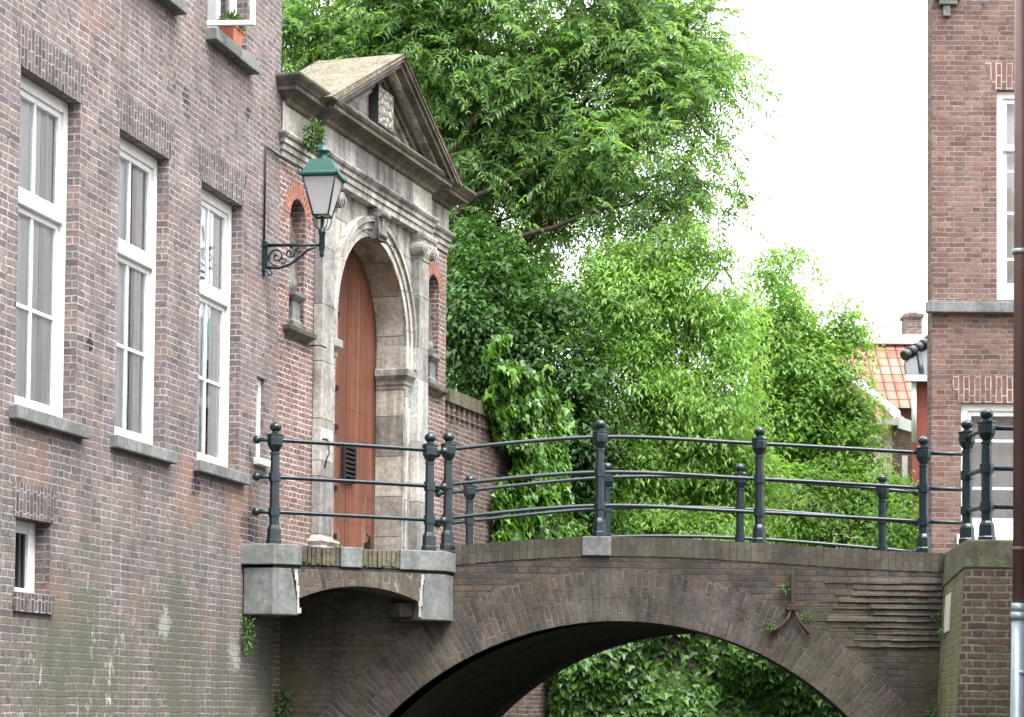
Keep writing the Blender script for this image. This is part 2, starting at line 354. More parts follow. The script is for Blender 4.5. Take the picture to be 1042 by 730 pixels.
# orange pantiles: overlapping waves
t = NT('orange pantiles'); uv = t.uv(); sp = t.n('ShaderNodeSeparateXYZ'); t.l(uv, sp.inputs[0])
wx = t.math('ABSOLUTE', t.math('SINE', t.math('MULTIPLY', sp.outputs[0], PI/.24))); wy = t.math('FRACT', t.math('DIVIDE', sp.outputs[1], .3))
b = t.n('ShaderNodeTexBrick', Scale=1.0); b.offset = 0; b.inputs['Brick Width'].default_value = .24; b.inputs['Row Height'].default_value = .3; b.inputs['Mortar Size'].default_value = .02
b.inputs['Color1'].default_value = (.24, .10, .07, 1); b.inputs['Color2'].default_value = (.34, .165, .12, 1); b.inputs['Mortar'].default_value = (.10, .04, .03, 1); t.l(uv, b.inputs['Vector'])
t.bump(t.math('ADD', wx, t.math('MULTIPLY', wy, -.8)), 1., .05)
M['tile'] = t.done(t.mix(1, b.outputs['Color'], t.ramp(t.noise(t.obj(), 1.3, 5, .6), [(.3, .75), (.7, 1.2)]), 'MULTIPLY'), .8)
# carved relief
t = NT('carved pale relief'); v = t.n('ShaderNodeTexVoronoi', _feature='DISTANCE_TO_EDGE', Scale=11.0); t.l(t.obj(), v.inputs['Vector'])
t.bump(v.outputs[0], 1., .06)
M['relief'] = t.done(t.mix(t.ramp(v.outputs[0], [(.02, 1.), (.14, 0.)]), (.36, .34, .29), (.12, .11, .095)), .85)
M['leafA'] = leafmat('feathery mid green leaves', [(.075,.15,.07),(.12,.23,.09),(.18,.31,.10),(.28,.40,.12)], .52)
M['leafB'] = leafmat('bright spring leaves', [(.13,.26,.06),(.19,.35,.08),(.26,.43,.11),(.36,.52,.17)], .48)
M['leafC'] = leafmat('fresh green leaves', [(.12,.23,.06),(.19,.34,.085),(.29,.46,.12)], .52)
M['leafD'] = leafmat('dark holly leaves', [(.028,.065,.02),(.045,.11,.028),(.085,.18,.04)], .33, .55, .3)
M['ivy'] = leafmat('ivy leaves', [(.035,.09,.02),(.065,.16,.03),(.12,.26,.045),(.20,.36,.07)], .36, .36, .5)
M['weed'] = leafmat('weed leaves', [(.045,.10,.025),(.07,.15,.035),(.10,.18,.05)], .25)

# ------------------------------------------------------------------ frames
OX, OY = -2.452, 22.725
RA = math.atan2(.97244, .23314); RB = math.atan2(.95114, .30875)
NA = (.97244, -.23314); UA = (.23314, .97244); NB = (.95114, -.30875); UB = (.30875, .95114)
def wA(s, o, z): return (OX+UA[0]*s+NA[0]*o, OY+UA[1]*s+NA[1]*o, z)
def wB(s, o, z): return (OX+UB[0]*s+NB[0]*o, OY+UB[1]*s+NB[1]*o, z)
def rect(x0, x1, z0, z1): return [(x0, z0), (x1, z0), (x1, z1), (x0, z1)]
def arch(x0, x1, z0, zc, n=20, rz=None):
    c = (x0+x1)/2; r = (x1-x0)/2; rz = rz or r
    return [(x0, z0), (x1, z0)]+[(c+r*math.cos(PI*k/n), zc+rz*math.sin(PI*k/n)) for k in range(n+1)]

# ================================================================== SETTING
WATER = -1.6; GL = 1.56
mb = MB()
def gpoly(pts, z): mb.face([(x, y, z) for x, y in pts])
C1 = (wB(9.75, 0, 0)[0], wB(9.75, 0, 0)[1]); C2 = (8.6, 34.2)
gpoly([(-600, -600), (-9, -600), (-9, 26), (-600, 26)], GL-.02)                      # left bank, round the canal
gpoly([(-600, 26), (-9, 26), (OX+UB[0]*3, OY+UB[1]*3), C1, (C1[0], 900), (-600, 900)], GL-.02)
gpoly([(C1[0], C1[1]), (C2[0], C2[1]), (C2[0], 900), (C1[0], 900)], GL-.02)
gpoly([(C2[0], C2[1]), (5.95, 26.9), (5.2, 22.9), (5.2, 19.9), (9, 16), (9, -600), (600, -600), (600, 900), (C2[0], 900)], GL-.02)
tag(mb.build('ground', M['earth'], weld=False), kind='structure')
mb = MB(); mb.face([(-12, -600, WATER), (12, -600, WATER), (12, 36, WATER), (-12, 36, WATER)])
tag(mb.build('water', M['water']), kind='structure')
mb = MB(); mb.face([(4.9, 22.95, GL), (14, 22.95, GL), (14, 26.95, GL), (5.9, 26.95, GL)])
tag(mb.build('street_paving', M['paving']), kind='structure')

# ================================================================== LEFT CANAL HOUSE (wall A)
house = empty('canal_house', (OX, OY, 0), RA, 'tall mauve brick canal house with white sash windows rising from the water at left', 'house')
WS = [(-5.963, -4.863), (-4.07, -2.97), (-2.176, -1.076), (-7.86, -6.76), (-9.76, -8.66)]
Z0, Z1 = 2.30, 4.95
UW = [(-5.96, -4.86), (-4.06, -2.96), (-2.10, -1.02), (-7.86, -6.76), (-9.76, -8.66)]
holes = [rect(a, b, Z0, Z1) for a, b in WS]+[rect(a, b, 6.42, 8.6) for a, b in UW]
BW = (-5.90, -5.28, .87, 1.45); SL = (-.595, -.355, 2.50, 3.33)
holes += [rect(*BW), rect(*SL)]
mb = MB(); mb.prism(rect(-26, 0, -1.75, 10.5), -.35, 0, holes, back=True)
mb.build('wall', M['brickA'], house)
mb = MB(); mb.box(-26, -.02, -9, -8.8, -1.7, 10.5); mb.box(-26, -25.8, -8.8, -.36, -1.7, 10.5); mb.box(-.3, 0, -8.8, -.36, -1.7, 10.5)
mb.build('rear_wall', M['brickW'], house)
mb = MB(); mb.box(-25.79, -.31, -8.79, -.36, 1.9, 2.1); mb.box(-25.79, -.31, -8.79, -.36, 5.4, 5.7)
mb.build('inner_floor', M['dark'], house)
mb = MB(); mb.hexa([(-26.2, -.3, 10.5), (.2, -.3, 10.5), (.2, 9.2, 10.5), (-26.2, 9.2, 10.5)], [(-26.2, 4.2, 14.3), (.2, 4.2, 14.3), (.2, 4.6, 14.3), (-26.2, 4.6, 14.3)])
mb.build('roof', M['tile'], house)
for k, (a, b, z) in enumerate([(w[0], w[1], Z1) for w in WS]+[(w[0], w[1], 8.6) for w in UW]):
    mb = MB(); mb.prism([(a-.02, z), (b+.02, z), (b+.10, z+.325), (a-.10, z+.325)], 0, .004, swap=True, back=False)
    mb.build('flat_arch', M['soldier'], house)
mb = MB(); mb.prism([(-5.94, 1.45), (-5.24, 1.45), (-5.20, 1.72), (-5.98, 1.72)], 0, .004, swap=True, back=False); mb.build('flat_arch', M['soldier'], house)
mb = MB(); mb.box(-5.93, -5.25, .005, .03, .72, .865, swap=True); mb.build('flat_arch', M['soldier'], house)

def PANE(mb, x0, x1, o, z0, z1): mb.face([(x0, -o, z0), (x1, -o, z0), (x1, -o, z1), (x0, -o, z1)])
def sash_window(parent, x0, x1, z0, z1, rev, curtain=0, split=.37, half=False):
    """white box-sash window in its own frame plane, o = -rev"""
    o = -rev; fw = .085
    mb = MB()
    mb.box(x0, x0+fw, o-.09, o, z0, z1); mb.box(x1-fw, x1, o-.09, o, z0, z1)
    mb.box(x0+fw, x1-fw, o-.09, o, z1-.10, z1); mb.box(x0+fw, x1-fw, o-.09, o, z0, z0+.06)
    zt = z1-(z1-z0)*split
    mb.box(x0+fw, x1-fw, o-.09, o+.012, zt-.04, zt+.04)
    w = mb.build('window', M['white'], parent, bevel=.006)
    xc = (x0+x1)/2; st = .048
    for (za, zb, oo, bars) in ((zt+.042, z1-.102, o-.022, 0), (z0+.062, zt-.042, o-.03, 1)):
        a, b = x0+fw+.002, x1-fw-.002
        mb = MB(); mb.box(a, a+st, oo-.04, oo, za, zb); mb.box(b-st, b, oo-.04, oo, za, zb)
        mb.box(a+st, b-st, oo-.04, oo, zb-st, zb); mb.box(a+st, b-st, oo-.04, oo, za, za+st*1.3)
        mb.box(xc-.016, xc+.016, oo-.034, oo-.004, za+st*1.3, zb-st)
        if bars: zm = (za+zb)/2; mb.box(a+st, xc-.017, oo-.034, oo-.005, zm-.015, zm+.015); mb.box(xc+.017, b-st, oo-.034, oo-.005, zm-.015, zm+.015)
        mb.build('sash', M['white'], w, bevel=.004)
        mb = MB(); PANE(mb, a+.02, b-.02, oo-.02, za+.02, zb-.02); mb.build('pane', M['glass'], w)
    # curtains hang just inside
    def drape(a, b, mat, amp=.012, oo=-.075):
        mb = MB(); n = int((b-a)/.018)
        for k in range(n):
            p = a+(b-a)*k/n; q = a+(b-a)*(k+1)/n
            f = lambda x: o+oo+amp*math.sin(x*55+random.random()*.4)+amp*.6*math.sin(x*23)
            if k == 0: y0 = f(p)
            y1 = f(q)
            mb.face([(p, -y0, z0+.05), (q, -y1, z0+.05), (q, -y1, z1-.05), (p, -y0, z1-.05)], smooth=True); y0 = y1
        mb.build('curtain', mat, w)
    if curtain == 1: drape(x0+.03, x0+.74, M['curtainSky']); drape(x0+.76, x1-.03, M['curtain'])
    elif curtain == 2: drape(x0+.03, x0+.66, M['curtainSky']); drape(x0+.74, x1-.03, M['curtain'])
    elif curtain == 3: drape(x0+.05, x1-.05, M['curtainSky'], .01, -.3)
    return w
for k, (a, b) in enumerate(WS):
    sash_window(house, a, b, Z0, Z1, .11, (1, 2, 2, 1, 2)[k])
    mb = MB(); mb.box(a-.09, b+.13, -.11, .075, Z0-.115, Z0, j=.003); mb.build('sill', M['stoneC'], house, bevel=.012)
for k, (a, b) in enumerate(UW):
    if k != 2: sash_window(house, a, b, 6.42, 8.6, .11, 1)
    mb = MB(); m_ = (a+b)/2+.06
    mb.box(a-.03, m_-.002, -.11, .115, 6.30, 6.42, j=.003); mb.box(m_+.002, b+.10, -.11, .115, 6.30, 6.42, j=.003)
    mb.build('sill', M['stoneC'], house, bevel=.012)
# upper right window: casements, near one swung outwards
a, b = UW[2]
mb = MB(); o = -.11
mb.box(a, a+.07, o-.09, o, 6.42, 8.6); mb.box(b-.07, b, o-.09, o, 6.42, 8.6); mb.box(a+.07, b-.07, o-.09, o, 8.5, 8.6); mb.box(a+.07, b-.07, o-.09, o, 6.42, 6.49)
xm = (a+b)/2; mb.box(xm-.04, xm+.04, o-.088, o+.01, 6.49, 8.5)
w = mb.build('window', M['white'], house, bevel=.006)
mb = MB(); mb.box(xm+.042, xm+.09, o-.05, o-.01, 6.492, 8.498); mb.box(b-.12, b-.072, o-.05, o-.01, 6.492, 8.498); mb.box(xm+.09, b-.12, o-.05, o-.01, 6.492, 6.55); mb.box(xm+.09, b-.12, o-.05, o-.01, 8.44, 8.498)
mb.build('sash', M['white'], w, bevel=.004)
mb = MB(); PANE(mb, xm+.085, b-.115, o-.03, 6.54, 8.45); mb.build('pane', M['glass'], w)
mb = MB()
for k in range(26):
    p, q = a+.1+k*.034, a+.1+(k+1)*.034
    f = lambda x: o-.3+.02*math.sin(x*50)
    mb.face([(p, -f(p), 6.45), (q, -f(q), 6.45), (q, -f(q), 8.55), (p, -f(p), 8.55)], smooth=True)
mb.build('curtain', M['curtainSky'], w)
mb = MB(); W_, H_ = .53, 2.0      # the open leaf, built flat along +x then turned out of the wall
mb.box(0, .045, -.02, .02, 0, H_); mb.box(W_-.045, W_, -.02, .02, 0, H_); mb.box(.045, W_-.045, -.02, .02, 0, .045); mb.box(.045, W_-.045, -.02, .02, H_-.05, H_)
leaf = mb.build('open_sash', M['white'], house, bevel=.004)
leaf.location = (a+.02, .08, 6.455); leaf.rotation_euler = (0, 0, R(-80))
mb = MB(); PANE(mb, .04, W_-.04, 0, .05, H_-.04); mb.build('pane', M['glass'], leaf)
# barred cellar window
x0, x1, za, zb = BW; mb = MB()
mb.box(x0, x0+.07, -.22, -.14, za, zb); mb.box(x1-.13, x1-.002, -.22, -.13, za, zb); mb.box(x0+.07, x1-.13, -.22, -.14, zb-.10, zb); mb.box(x0+.07, x1-.13, -.22, -.14, za, za+.05)
w = mb.build('cellar_window', M['white'], house, bevel=.006)
mb = MB()
for x in (-5.81, -5.72, -5.63, -5.54, -5.45): mb.box(x-.014, x+.014, -.17, -.145, za+.05, zb-.10)
mb.build('bars', M['black'], w)
mb = MB(); PANE(mb, x0+.06, x1-.12, -.21, za+.04, zb-.09); mb.build('pane', M['glass'], w)
mb = MB(); mb.box(x0-.01, x1+.002, -.21, .02, za-.055, za+.005); mb.build('sill', M['stoneC'], house, bevel=.008)
# slit window
x0, x1, za, zb = SL; mb = MB()
mb.box(x0+.002, x0+.12, -.12, -.045, za, zb-.002); mb.box(x1-.06, x1-.002, -.12, -.045, za, zb-.002); mb.box(x0+.12, x1-.06, -.12, -.046, zb-.07, zb-.002)
w = mb.build('slit_window', M['white'], house)
mb = MB(); PANE(mb, x0+.11, x1-.05, -.08, za, zb-.06); mb.build('pane', M['glass'], w)
mb = MB(); mb.box(x0-.06, x1+.06, -.12, .07, za-.07, za); mb.build('sill', M['white'], house, bevel=.008)

# flower pot on the upper sill
def leaf_cloud(name, mat, parent, P, D, N, L, Wd, curl=.15, tmpl='leaf'):
    """P positions, D length directions, N normals, L lengths, Wd widths"""
    n = len(P)
    D = D/np.linalg.norm(D, axis=1, keepdims=True)
    N = N-(N*D).sum(1, keepdims=True)*D; N = N/(np.linalg.norm(N, axis=1, keepdims=True)+1e-9)
    S = np.cross(N, D)
    if tmpl == 'leaf':
        T = np.array([(0,0,0),(.38,.5,.12),(.42,0,-.0),(.38,-.5,.12),(1,0,-.22)]); F = np.array([(0,3,2),(0,2,1),(1,2,4),(2,3,4)])
    elif tmpl == 'ivy':
        T = np.array([(0,0,0),(-.12,.42,.05),(.28,.56,.10),(.45,.28,.05),(1,0,-.2),(.45,-.28,.05),(.28,-.56,.10),(-.12,-.42,.05)]); F = np.array([(0,2,1),(0,3,2),(0,4,3),(0,5,4),(0,6,5),(0,7,6)])
    k = len(T)
    V = P[:, None, :]+T[None, :, 0:1]*D[:, None, :]*L[:, None, None]+T[None, :, 1:2]*S[:, None, :]*Wd[:, None, None]+T[None, :, 2:3]*N[:, None, :]*L[:, None, None]
    V = V.reshape(-1, 3); FF = (F[None]+(np.arange(n)*k)[:, None, None]).reshape(-1, 3)
    me = bpy.data.meshes.new(name); me.vertices.add(len(V)); me.vertices.foreach_set('co', V.astype(np.float32).ravel())
    me.loops.add(FF.size); me.loops.foreach_set('vertex_index', FF.astype(np.int32).ravel())
    me.polygons.add(len(FF)); me.polygons.foreach_set('loop_start', np.arange(0, FF.size, 3, dtype=np.int32)); me.polygons.foreach_set('loop_total', np.full(len(FF), 3, np.int32))
    me.update(calc_edges=True); me.validate(); me.materials.append(mat)
    o = bpy.data.objects.new(name, me); COL.objects.link(o)
    if parent: o.parent = parent
    return o
def rnd(n): v = RNG.normal(size=(n, 3)); return v/np.linalg.norm(v, axis=1, keepdims=True)
def tuft(parent, c, r, n, size, mat, name='leaves', up=.6, sq=(1, 1, 1)):
    d = rnd(n); P = np.array(c)+d*np.array(sq)*r*(RNG.random((n, 1))**.5)
    return leaf_cloud(name, mat, parent, P, d+np.array([0, 0, -.2]), rnd(n)*.7+np.array([0, -.3, up]), size*RNG.uniform(.6, 1.3, n), size*.55*RNG.uniform(.7, 1.2, n))
fp = empty('flower_pot', wA(-1.55, .04, 6.42), RA, 'square terracotta pot of green leaves on the stone sill of the open upper window', 'flower pot')
mb = MB(); mb.hexa([(-.13, -.07, 0), (.13, -.07, 0), (.13, .07, 0), (-.13, .07, 0)], [(-.17, -.09, .17), (.17, -.09, .17), (.17, .09, .17), (-.17, .09, .17)]); mb.box(-.185, .185, -.10, .10, .17, .205)
mb.build('pot', M['terra'], fp, bevel=.006)
fp.scale = (.85, .85, .8)
tuft(fp, (0, 0, .27), .2, 420, .055, M['weed'], 'leaves', sq=(1.1, .6, .5))
# papers taped inside the third window
o_ = -.145
for nm, lab, x, z, wd, h, mt in (('poster', 'teal paper taped behind the lower glass of the window nearest the gate', -1.62, 3.36, .17, .42, 'teal'),):
    mb = MB(); mb.prism(rect(x, x+wd, z, z+h), o_-.045, o_-.042); p = mb.build(nm, M[mt]); p.location = (OX, OY, 0); p.rotation_euler = (0, 0, RA); tag(p, lab, 'poster')
mb = MB()
for (x, z, w_, h) in [(-2.0,4.32,.12,.022),(-2.0,4.22,.022,.12),(-1.9,4.22,.022,.12),(-2.0,4.18,.12,.022),(-2.0,4.08,.022,.09),(-1.96,4.05,.10,.022),(-1.80,4.16,.10,.02),(-1.80,4.10,.10,.02),(-1.80,4.04,.02,.08),(-1.74,4.0,.02,.08),(-2.0,4.42,.1,.02),(-1.97,4.46,.07,.02)]:
    mb.prism(rect(x, x+w_, z, z+h), o_+.001, o_+.003)
p = mb.build('window_sticker', M['black']); p.location = (OX, OY, 0); p.rotation_euler = (0, 0, RA); tag(p, 'dark angular marks stuck on the upper glass of the window nearest the gate', 'sticker')
# thin cable conduit
mb = MB(); mb.tube([wA(-.50, .02, 4.72), wA(-.49, .02, 5.66), wA(-.47, .02, 5.70), wA(-.1, .02, 5.70), wA(0, .03, 5.69), wB(.3, .05, 5.68)], .012, 6)
for z in (4.85, 5.3): mb.box(0, 0, 0, 0, 0, 0) if False else None
tag(mb.build('cable_conduit', M['black']), 'thin black cable pipe running up the brick and across above the lantern bracket', 'cable')

# ================================================================== GATEWAY (wall B)
gate = empty('gateway', (OX, OY, 0), RB, 'weathered classical stone gateway with pediment and arched brown door beside the canal house', 'gateway')
LB = 5.15; CX = 2.60; AR = 1.07; AZ = 4.32
def ring(cx, cz, r0, r1, a0, a1, n=28):
    return [(cx+r1*math.cos(a0+(a1-a0)*k/n), cz+r1*math.sin(a0+(a1-a0)*k/n)) for k in range(n+1)]+[(cx+r0*math.cos(a1+(a0-a1)*k/n), cz+r0*math.sin(a1+(a0-a1)*k/n)) for k in range(n+1)]
NL = (.28, .675); NR = (4.48, 4.875)
for (x0, x1, nn) in ((0.003, .94, NL), (4.21, LB, NR)):
    mb = MB(); mb.prism(rect(x0, x1, -1.75, 5.72), -.3, 0, [arch(nn[0], nn[1], 4.0, 5.17, rz=.20)], sideswap=False); mb.build('brick_wing', M['brickG'], gate)
    mb = MB(); mb.box(nn[0]-.05, nn[1]+.05, -.36, -.301, 3.95, 5.45); mb.build('niche_back', M['brickG'], gate)
    # red gauged brick arch over the niche
    mb = MB(); c = sum(nn)/2; n = 18; r0 = .20; r1 = .36
    for k in range(n):
        a0, a1 = PI*k/n, PI*(k+1)/n; o1 = .006
        pts = [(c+r0*math.cos(a0), -o1, 5.17+r0*math.sin(a0)), (c+r1*math.cos(a0), -o1, 5.17+r1*math.sin(a0)), (c+r1*math.cos(a1), -o1, 5.17+r1*math.sin(a1)), (c+r0*math.cos(a1), -o1, 5.17+r0*math.sin(a1))]
        u0, u1 = a0*.28, a1*.28; mb.face(pts, [(0, u0), (.17, u0), (.17, u1), (0, u1)])
    mb.build('niche_arch', M['brickR'], gate)
    mb = MB(); mb.ledge(nn[0]-.06, nn[1]+.06, 0, [(-.01, 3.84), (.05, 3.90), (.09, 3.93), (.10, 3.98), (0, 4.0)], .28); mb.build('niche_sill', M['stoneD'], gate, bevel=.006)
# stone centre
mb = MB(); mb.prism(rect(.94, 4.21, 1.40, 5.72), -.35, .004, [arch(CX-AR, CX+AR, 1.56, AZ, 32)]); mb.build('stone_wall', M['stone'], gate)
mb = MB(); mb.box(.94, 4.21, -.6, 0, -1.75, 1.40); mb.build('lower_wall', M['brickP'], gate)
# pale reveal lining
mb = MB()
hol = arch(CX-AR, CX+AR, 1.56, AZ, 32)[1:]
L = 0
for (a, b) in zip(hol, hol[1:]):
    d = math.hypot(b[0]-a[0], b[1]-a[1]); f = lambda p: ((p[0]-CX)*.997+CX, p[1] if p[1] < AZ else AZ+(p[1]-AZ)*.997)
    A_, B_ = f(a), f(b)
    mb.face([(A_[0], .345, A_[1]), (A_[0], -.0, A_[1]), (B_[0], -.0, B_[1]), (B_[0], .345, B_[1])], [(.1, L), (.45, L), (.45, L+d), (.1, L+d)], False); L += d
mb.face([(CX-AR+.004, .345, 1.56), (CX-AR+.004, 0, 1.56), (CX-AR+.004, 0, AZ), (CX-AR+.004, .345, AZ)])
mb.build('reveal', M['stoneL'], gate)
# archivolt in three steps, with the jamb fillets
for (r0, r1, o1, mt) in ((AR+.0, AR+.09, .035, 'stone'), (AR+.09, AR+.17, .055, 'stone'), (AR+.17, AR+.235, .085, 'stoneP')):
    mb = MB(); mb.prism(ring(CX, AZ, r0, r1, -.0, PI, 32), 0.004, o1); 
    for sg in (-1, 1):
        x0, x1 = sorted((CX+sg*r0, CX+sg*r1)); mb.box(x0, x1, .004, o1, 4.05, AZ)
    mb.build('archivolt', M[mt], gate, bevel=.008)
# keystone scroll
mb = MB(); mb.prism([(CX-.10, AZ+AR-.03), (CX+.10, AZ+AR-.03), (CX+.15, 5.70), (CX-.15, 5.70)], .004, .13); mb.tube([(CX-.145, -.135, 5.655), (CX+.145, -.135, 5.655)], .05, 12); mb.tube([(CX-.105, -.13, 5.42), (CX+.105, -.13, 5.42)], .035, 10); mb.box(CX-.05, CX+.05, .13, .155, 5.44, 5.62)
mb.build('keystone', M['stoneP'], gate, bevel=.012)
# impost blocks
for sg in (-1, 1):
    x0, x1 = (CX-AR-.18, CX-AR) if sg < 0 else (CX+AR, CX+AR+.18)
    mb = MB(); mb.ledge(x0, x1, .0, [(.0, 3.80), (.015, 3.80), (.015, 3.84), (.03, 3.86), (.03, 3.90), (.075, 3.96), (.075, 4.03), (.06, 4.05), (0, 4.05)], .34)
    mb.build('impost', M['stone'], gate, bevel=.006)
    xx0, xx1 = (CX-AR-.10, CX-AR-.035) if sg < 0 else (CX+AR+.035, CX+AR+.10)
    mb = MB(); mb.box(xx0, xx1, .003, .03, 1.56, 3.80); mb.build('jamb_fillet', M['stoneP'], gate, bevel=.006)
# pilasters
def pilaster(x0, x1):
    mb = MB(); mb.box(x0, x1, .005, .105, 1.83, 5.42); p = mb.build('pilaster', M['stoneP'], gate, bevel=.006)
    mb = MB(); mb.ledge(x0, x1, .105, [(.085, 1.56), (.085, 1.62), (.10, 1.64), (.112, 1.67), (.10, 1.70), (.06, 1.71), (.045, 1.735), (.06, 1.76), (.07, 1.775), (.06, 1.80), (.02, 1.815), (.0, 1.84)], 0); mb.build('base', M['stoneP'], p)
    mb = MB(); mb.ledge(x0+.01, x1-.01, .10, [(0, 5.40), (.015, 5.41), (.015, 5.44), (.04, 5.50), (.05, 5.60), (.05, 5.64), (.075, 5.66), (.085, 5.69), (.085, 5.72)], 0)
    for (cx_, a) in ((x0-.01, 0), (x1+.01, 0)):
        for k, (r, o1) in enumerate(((.085, .185), (.06, .20), (.03, .215))):
            mb.tube([(cx_, -.0-.01*k, 5.53), (cx_, -o1, 5.53)], r, 16, smooth=False)
    mb.build('capital', M['stoneP'], p)
    return p
pl = pilaster(.93, 1.27); pr = pilaster(3.895, 4.235)
mb = MB(); mb.box(3.893, 4.237, .003, .108, 3.20, 3.95); mb.build('new_block', M['stoneW'], pr, bevel=.006)
mb = MB(); mb.box(.926, 1.274, .003, .108, 2.65, 3.0); mb.build('new_block', M['stoneW'], pl, bevel=.006)
# entablature
Bk = .6
mb = MB()
arc = [(0, 5.72), (0, 5.79), (.018, 5.79), (.018, 5.86), (.036, 5.865), (.036, 5.915), (.06, 5.93), (.075, 5.955), (.075, 5.975), (0, 5.985)]
mb.ledge(0.02, LB, .02, arc, Bk); mb.ledge(.90, 4.27, .115, [(e, z-.002 if i == 0 else z+.001) for i, (e, z) in enumerate(arc)], Bk)
mb.build('architrave', M['stone'], gate, bevel=.004)
mb = MB(); mb.box(.02, LB, -Bk, .02, 5.98, 6.30); mb.box(.90, 4.27, -Bk+.002, .115, 5.981, 6.299); mb.build('frieze', M['stone'], gate)
mb = MB()
cor = [(0, 6.27), (.035, 6.285), (.045, 6.31), (.045, 6.33), (.09, 6.355), (.10, 6.375), (.19, 6.385), (.19, 6.43), (.205, 6.435)]
mb.ledge(.10, LB, .02, cor+[(.225, 6.46), (.26, 6.49), (.275, 6.51), (.275, 6.535), (-.1, 6.55)], Bk)
mb.ledge(.90, 4.27, .12, [(e, z+.001) for e, z in cor]+[(.215, 6.445), (-.1, 6.452)], Bk)
mb.build('cornice', M['stoneD'], gate, bevel=.005)
# pediment
ped = None
FZ, AZP = 6.455, 7.47; XL, XR = .60, 4.60
def chev(d0, d1):     # band of the gable between offsets d0, d1 below the outer slope
    sl = (AZP-FZ)/(CX-XL); k = math.hypot(1, sl)
    def line(d): return [(XL+d*k/sl, FZ), (CX, AZP-d*k), (XR-d*k/sl, FZ)]
    a, b = line(d0), line(d1); return a+b[::-1]
mb = MB(); l3 = chev(.16, .17)[:3]; mb.prism([l3[0], l3[2], l3[1]], -.2, .03); ped = mb.build('pediment', M['stone'], gate)
for (d0, d1, o1, mt) in ((.0, .045, .365, 'stoneD'), (.045, .10, .33, 'stoneD'), (.10, .135, .24, 'stone'), (.135, .18, .17, 'stoneD'), (.18, .235, .115, 'stoneD'), (.235, .29, .075, 'stone')):
    mb = MB(); mb.prism(chev(d0+.0005, d1), -.6 if d0 < .1 else -.2, o1); mb.build('raking_cornice', M[mt], ped, bevel=.004)
mb = MB(); mb.prism(chev(-.04, -.0005), -.68, .375); mb.build('roof', M['roofstone'], ped, bevel=.012)
mb = MB(); mb.box(2.38, 2.86, .03, .15, 6.66, 7.10); mb.build('carved_panel', M['relief'], ped, bevel=.01)
mb = MB(); mb.box(2.372, 2.379, .03, .152, 6.655, 7.12); mb.box(2.38, 2.86, .151, .175, 6.64, 6.665); mb.build('panel_shade', M['dark'], ped)  # near-black sheet paints in the shade on the panel's near side
mb = MB(); mb.prism([(1.0, 6.455), (4.2, 6.455), (CX, 7.25)], -.58, -.5); mb.build('rear_gable', M['brickG'], ped)
# door
mb = MB(); x = CX-AR-.06; 
while x < CX+AR+.05:
    w_ = random.uniform(.11, .17); mb.box(x, x+w_-.008, -.40, -.352-random.uniform(0, .008), 1.56, 5.46); x += w_
door = mb.build('door', M['door'], gate, weld=True)
mb = MB(); mb.box(CX-AR-.08, CX+AR+.08, -.43, -.401, 1.5, 5.48); mb.build('door_backing', M['dark'], door)
for z in (1.95, 2.5, 3.2, 3.65, 4.5): mb = MB(); mb.box(2.41, 2.45, -.353, -.32, z-.025, z+.03); mb.build('bolt', M['black'], door)
mb = MB(); gx, gz = 2.60, 2.60
mb.box(gx, gx+.03, -.35, -.30, gz, gz+.42); mb.box(gx+.33, gx+.36, -.35, -.30, gz, gz+.42)
for k in range(8): mb.box(gx+.03, gx+.33, -.345, -.305, gz+.01+k*.055, gz+.035+k*.055)
for k in range(5): mb.box(gx+.05+k*.06, gx+.065+k*.06, -.35, -.346, gz, gz+.42)
mb.build('grille', M['black'], door)
mb = MB(); mb.box(3.35, 3.42, -.35, -.28, 1.60, 1.95, j=.01); mb.tube([(3.38, .30, 1.95), (3.33, .27, 2.0), (3.30, .30, 2.05)], .015, 6); mb.build('door_bolt', M['black'], door)
# statues in the niches
def statue(s, label, flip):
    t = empty('statue', wB(s, -.10, 4.0), RB, label, 'statue', 'small robed statues in the gateway niches')
    mb = MB(); mb.ledge(-.10, .10, .10, [(.02, 0), (.02, .06), (0, .09), (0, .27), (.02, .29), (.05, .33), (.05, .37), (0, .375)], .08); mb.build('pedestal', M['stoneC'], t, bevel=.004)
    me = bpy.data.meshes.new('figure')
    V = [(0,0,.78),(0,0,.92),(0,.0,1.03),(0,0,1.11),(0,-.005,1.19),(.03*flip,0,.60),(.0,0,.46),(0,0,.38),(.085,0,.99),(.11,-.02,.87),(.05,-.09,.84),(-.085,0,.99),(-.12,-.01,.87),(-.09,-.07,.77),(.06,-.02,.42)]
    E_ = [(0,1),(1,2),(2,3),(3,4),(0,5),(5,6),(6,7),(2,8),(8,9),(9,10),(2,11),(11,12),(12,13),(6,14)]
    rr = [.085,.075,.07,.03,.052,.095,.105,.11,.04,.032,.026,.04,.034,.03,.05]
    me.from_pydata(V, E_, []); o = bpy.data.objects.new('figure', me); COL.objects.link(o); o.parent = t; me.materials.append(M['stoneP'])
    sk = o.modifiers.new('skin', 'SKIN'); o.modifiers.new('sub', 'SUBSURF').levels = 2; o.modifiers['sub'].render_levels = 2
    for k, r_ in enumerate(rr): me.skin_vertices[0].data[k].radius = (r_, r_*.8); me.skin_vertices[0].data[k].use_root = (k == 0)
    mb = MB(); mb.lathe((0, 0, .37), [(.13, 0), (.125, .12), (.10, .3), (.09, .38)], 14, sy=.75)
    mb.build('robe', M['stoneP'], t)
statue(.4775, 'small weathered robed statue in the niche behind the lantern bracket', 1)
statue(4.6775, 'small grey robed statue in the niche right of the door beside the garden wall', -1)
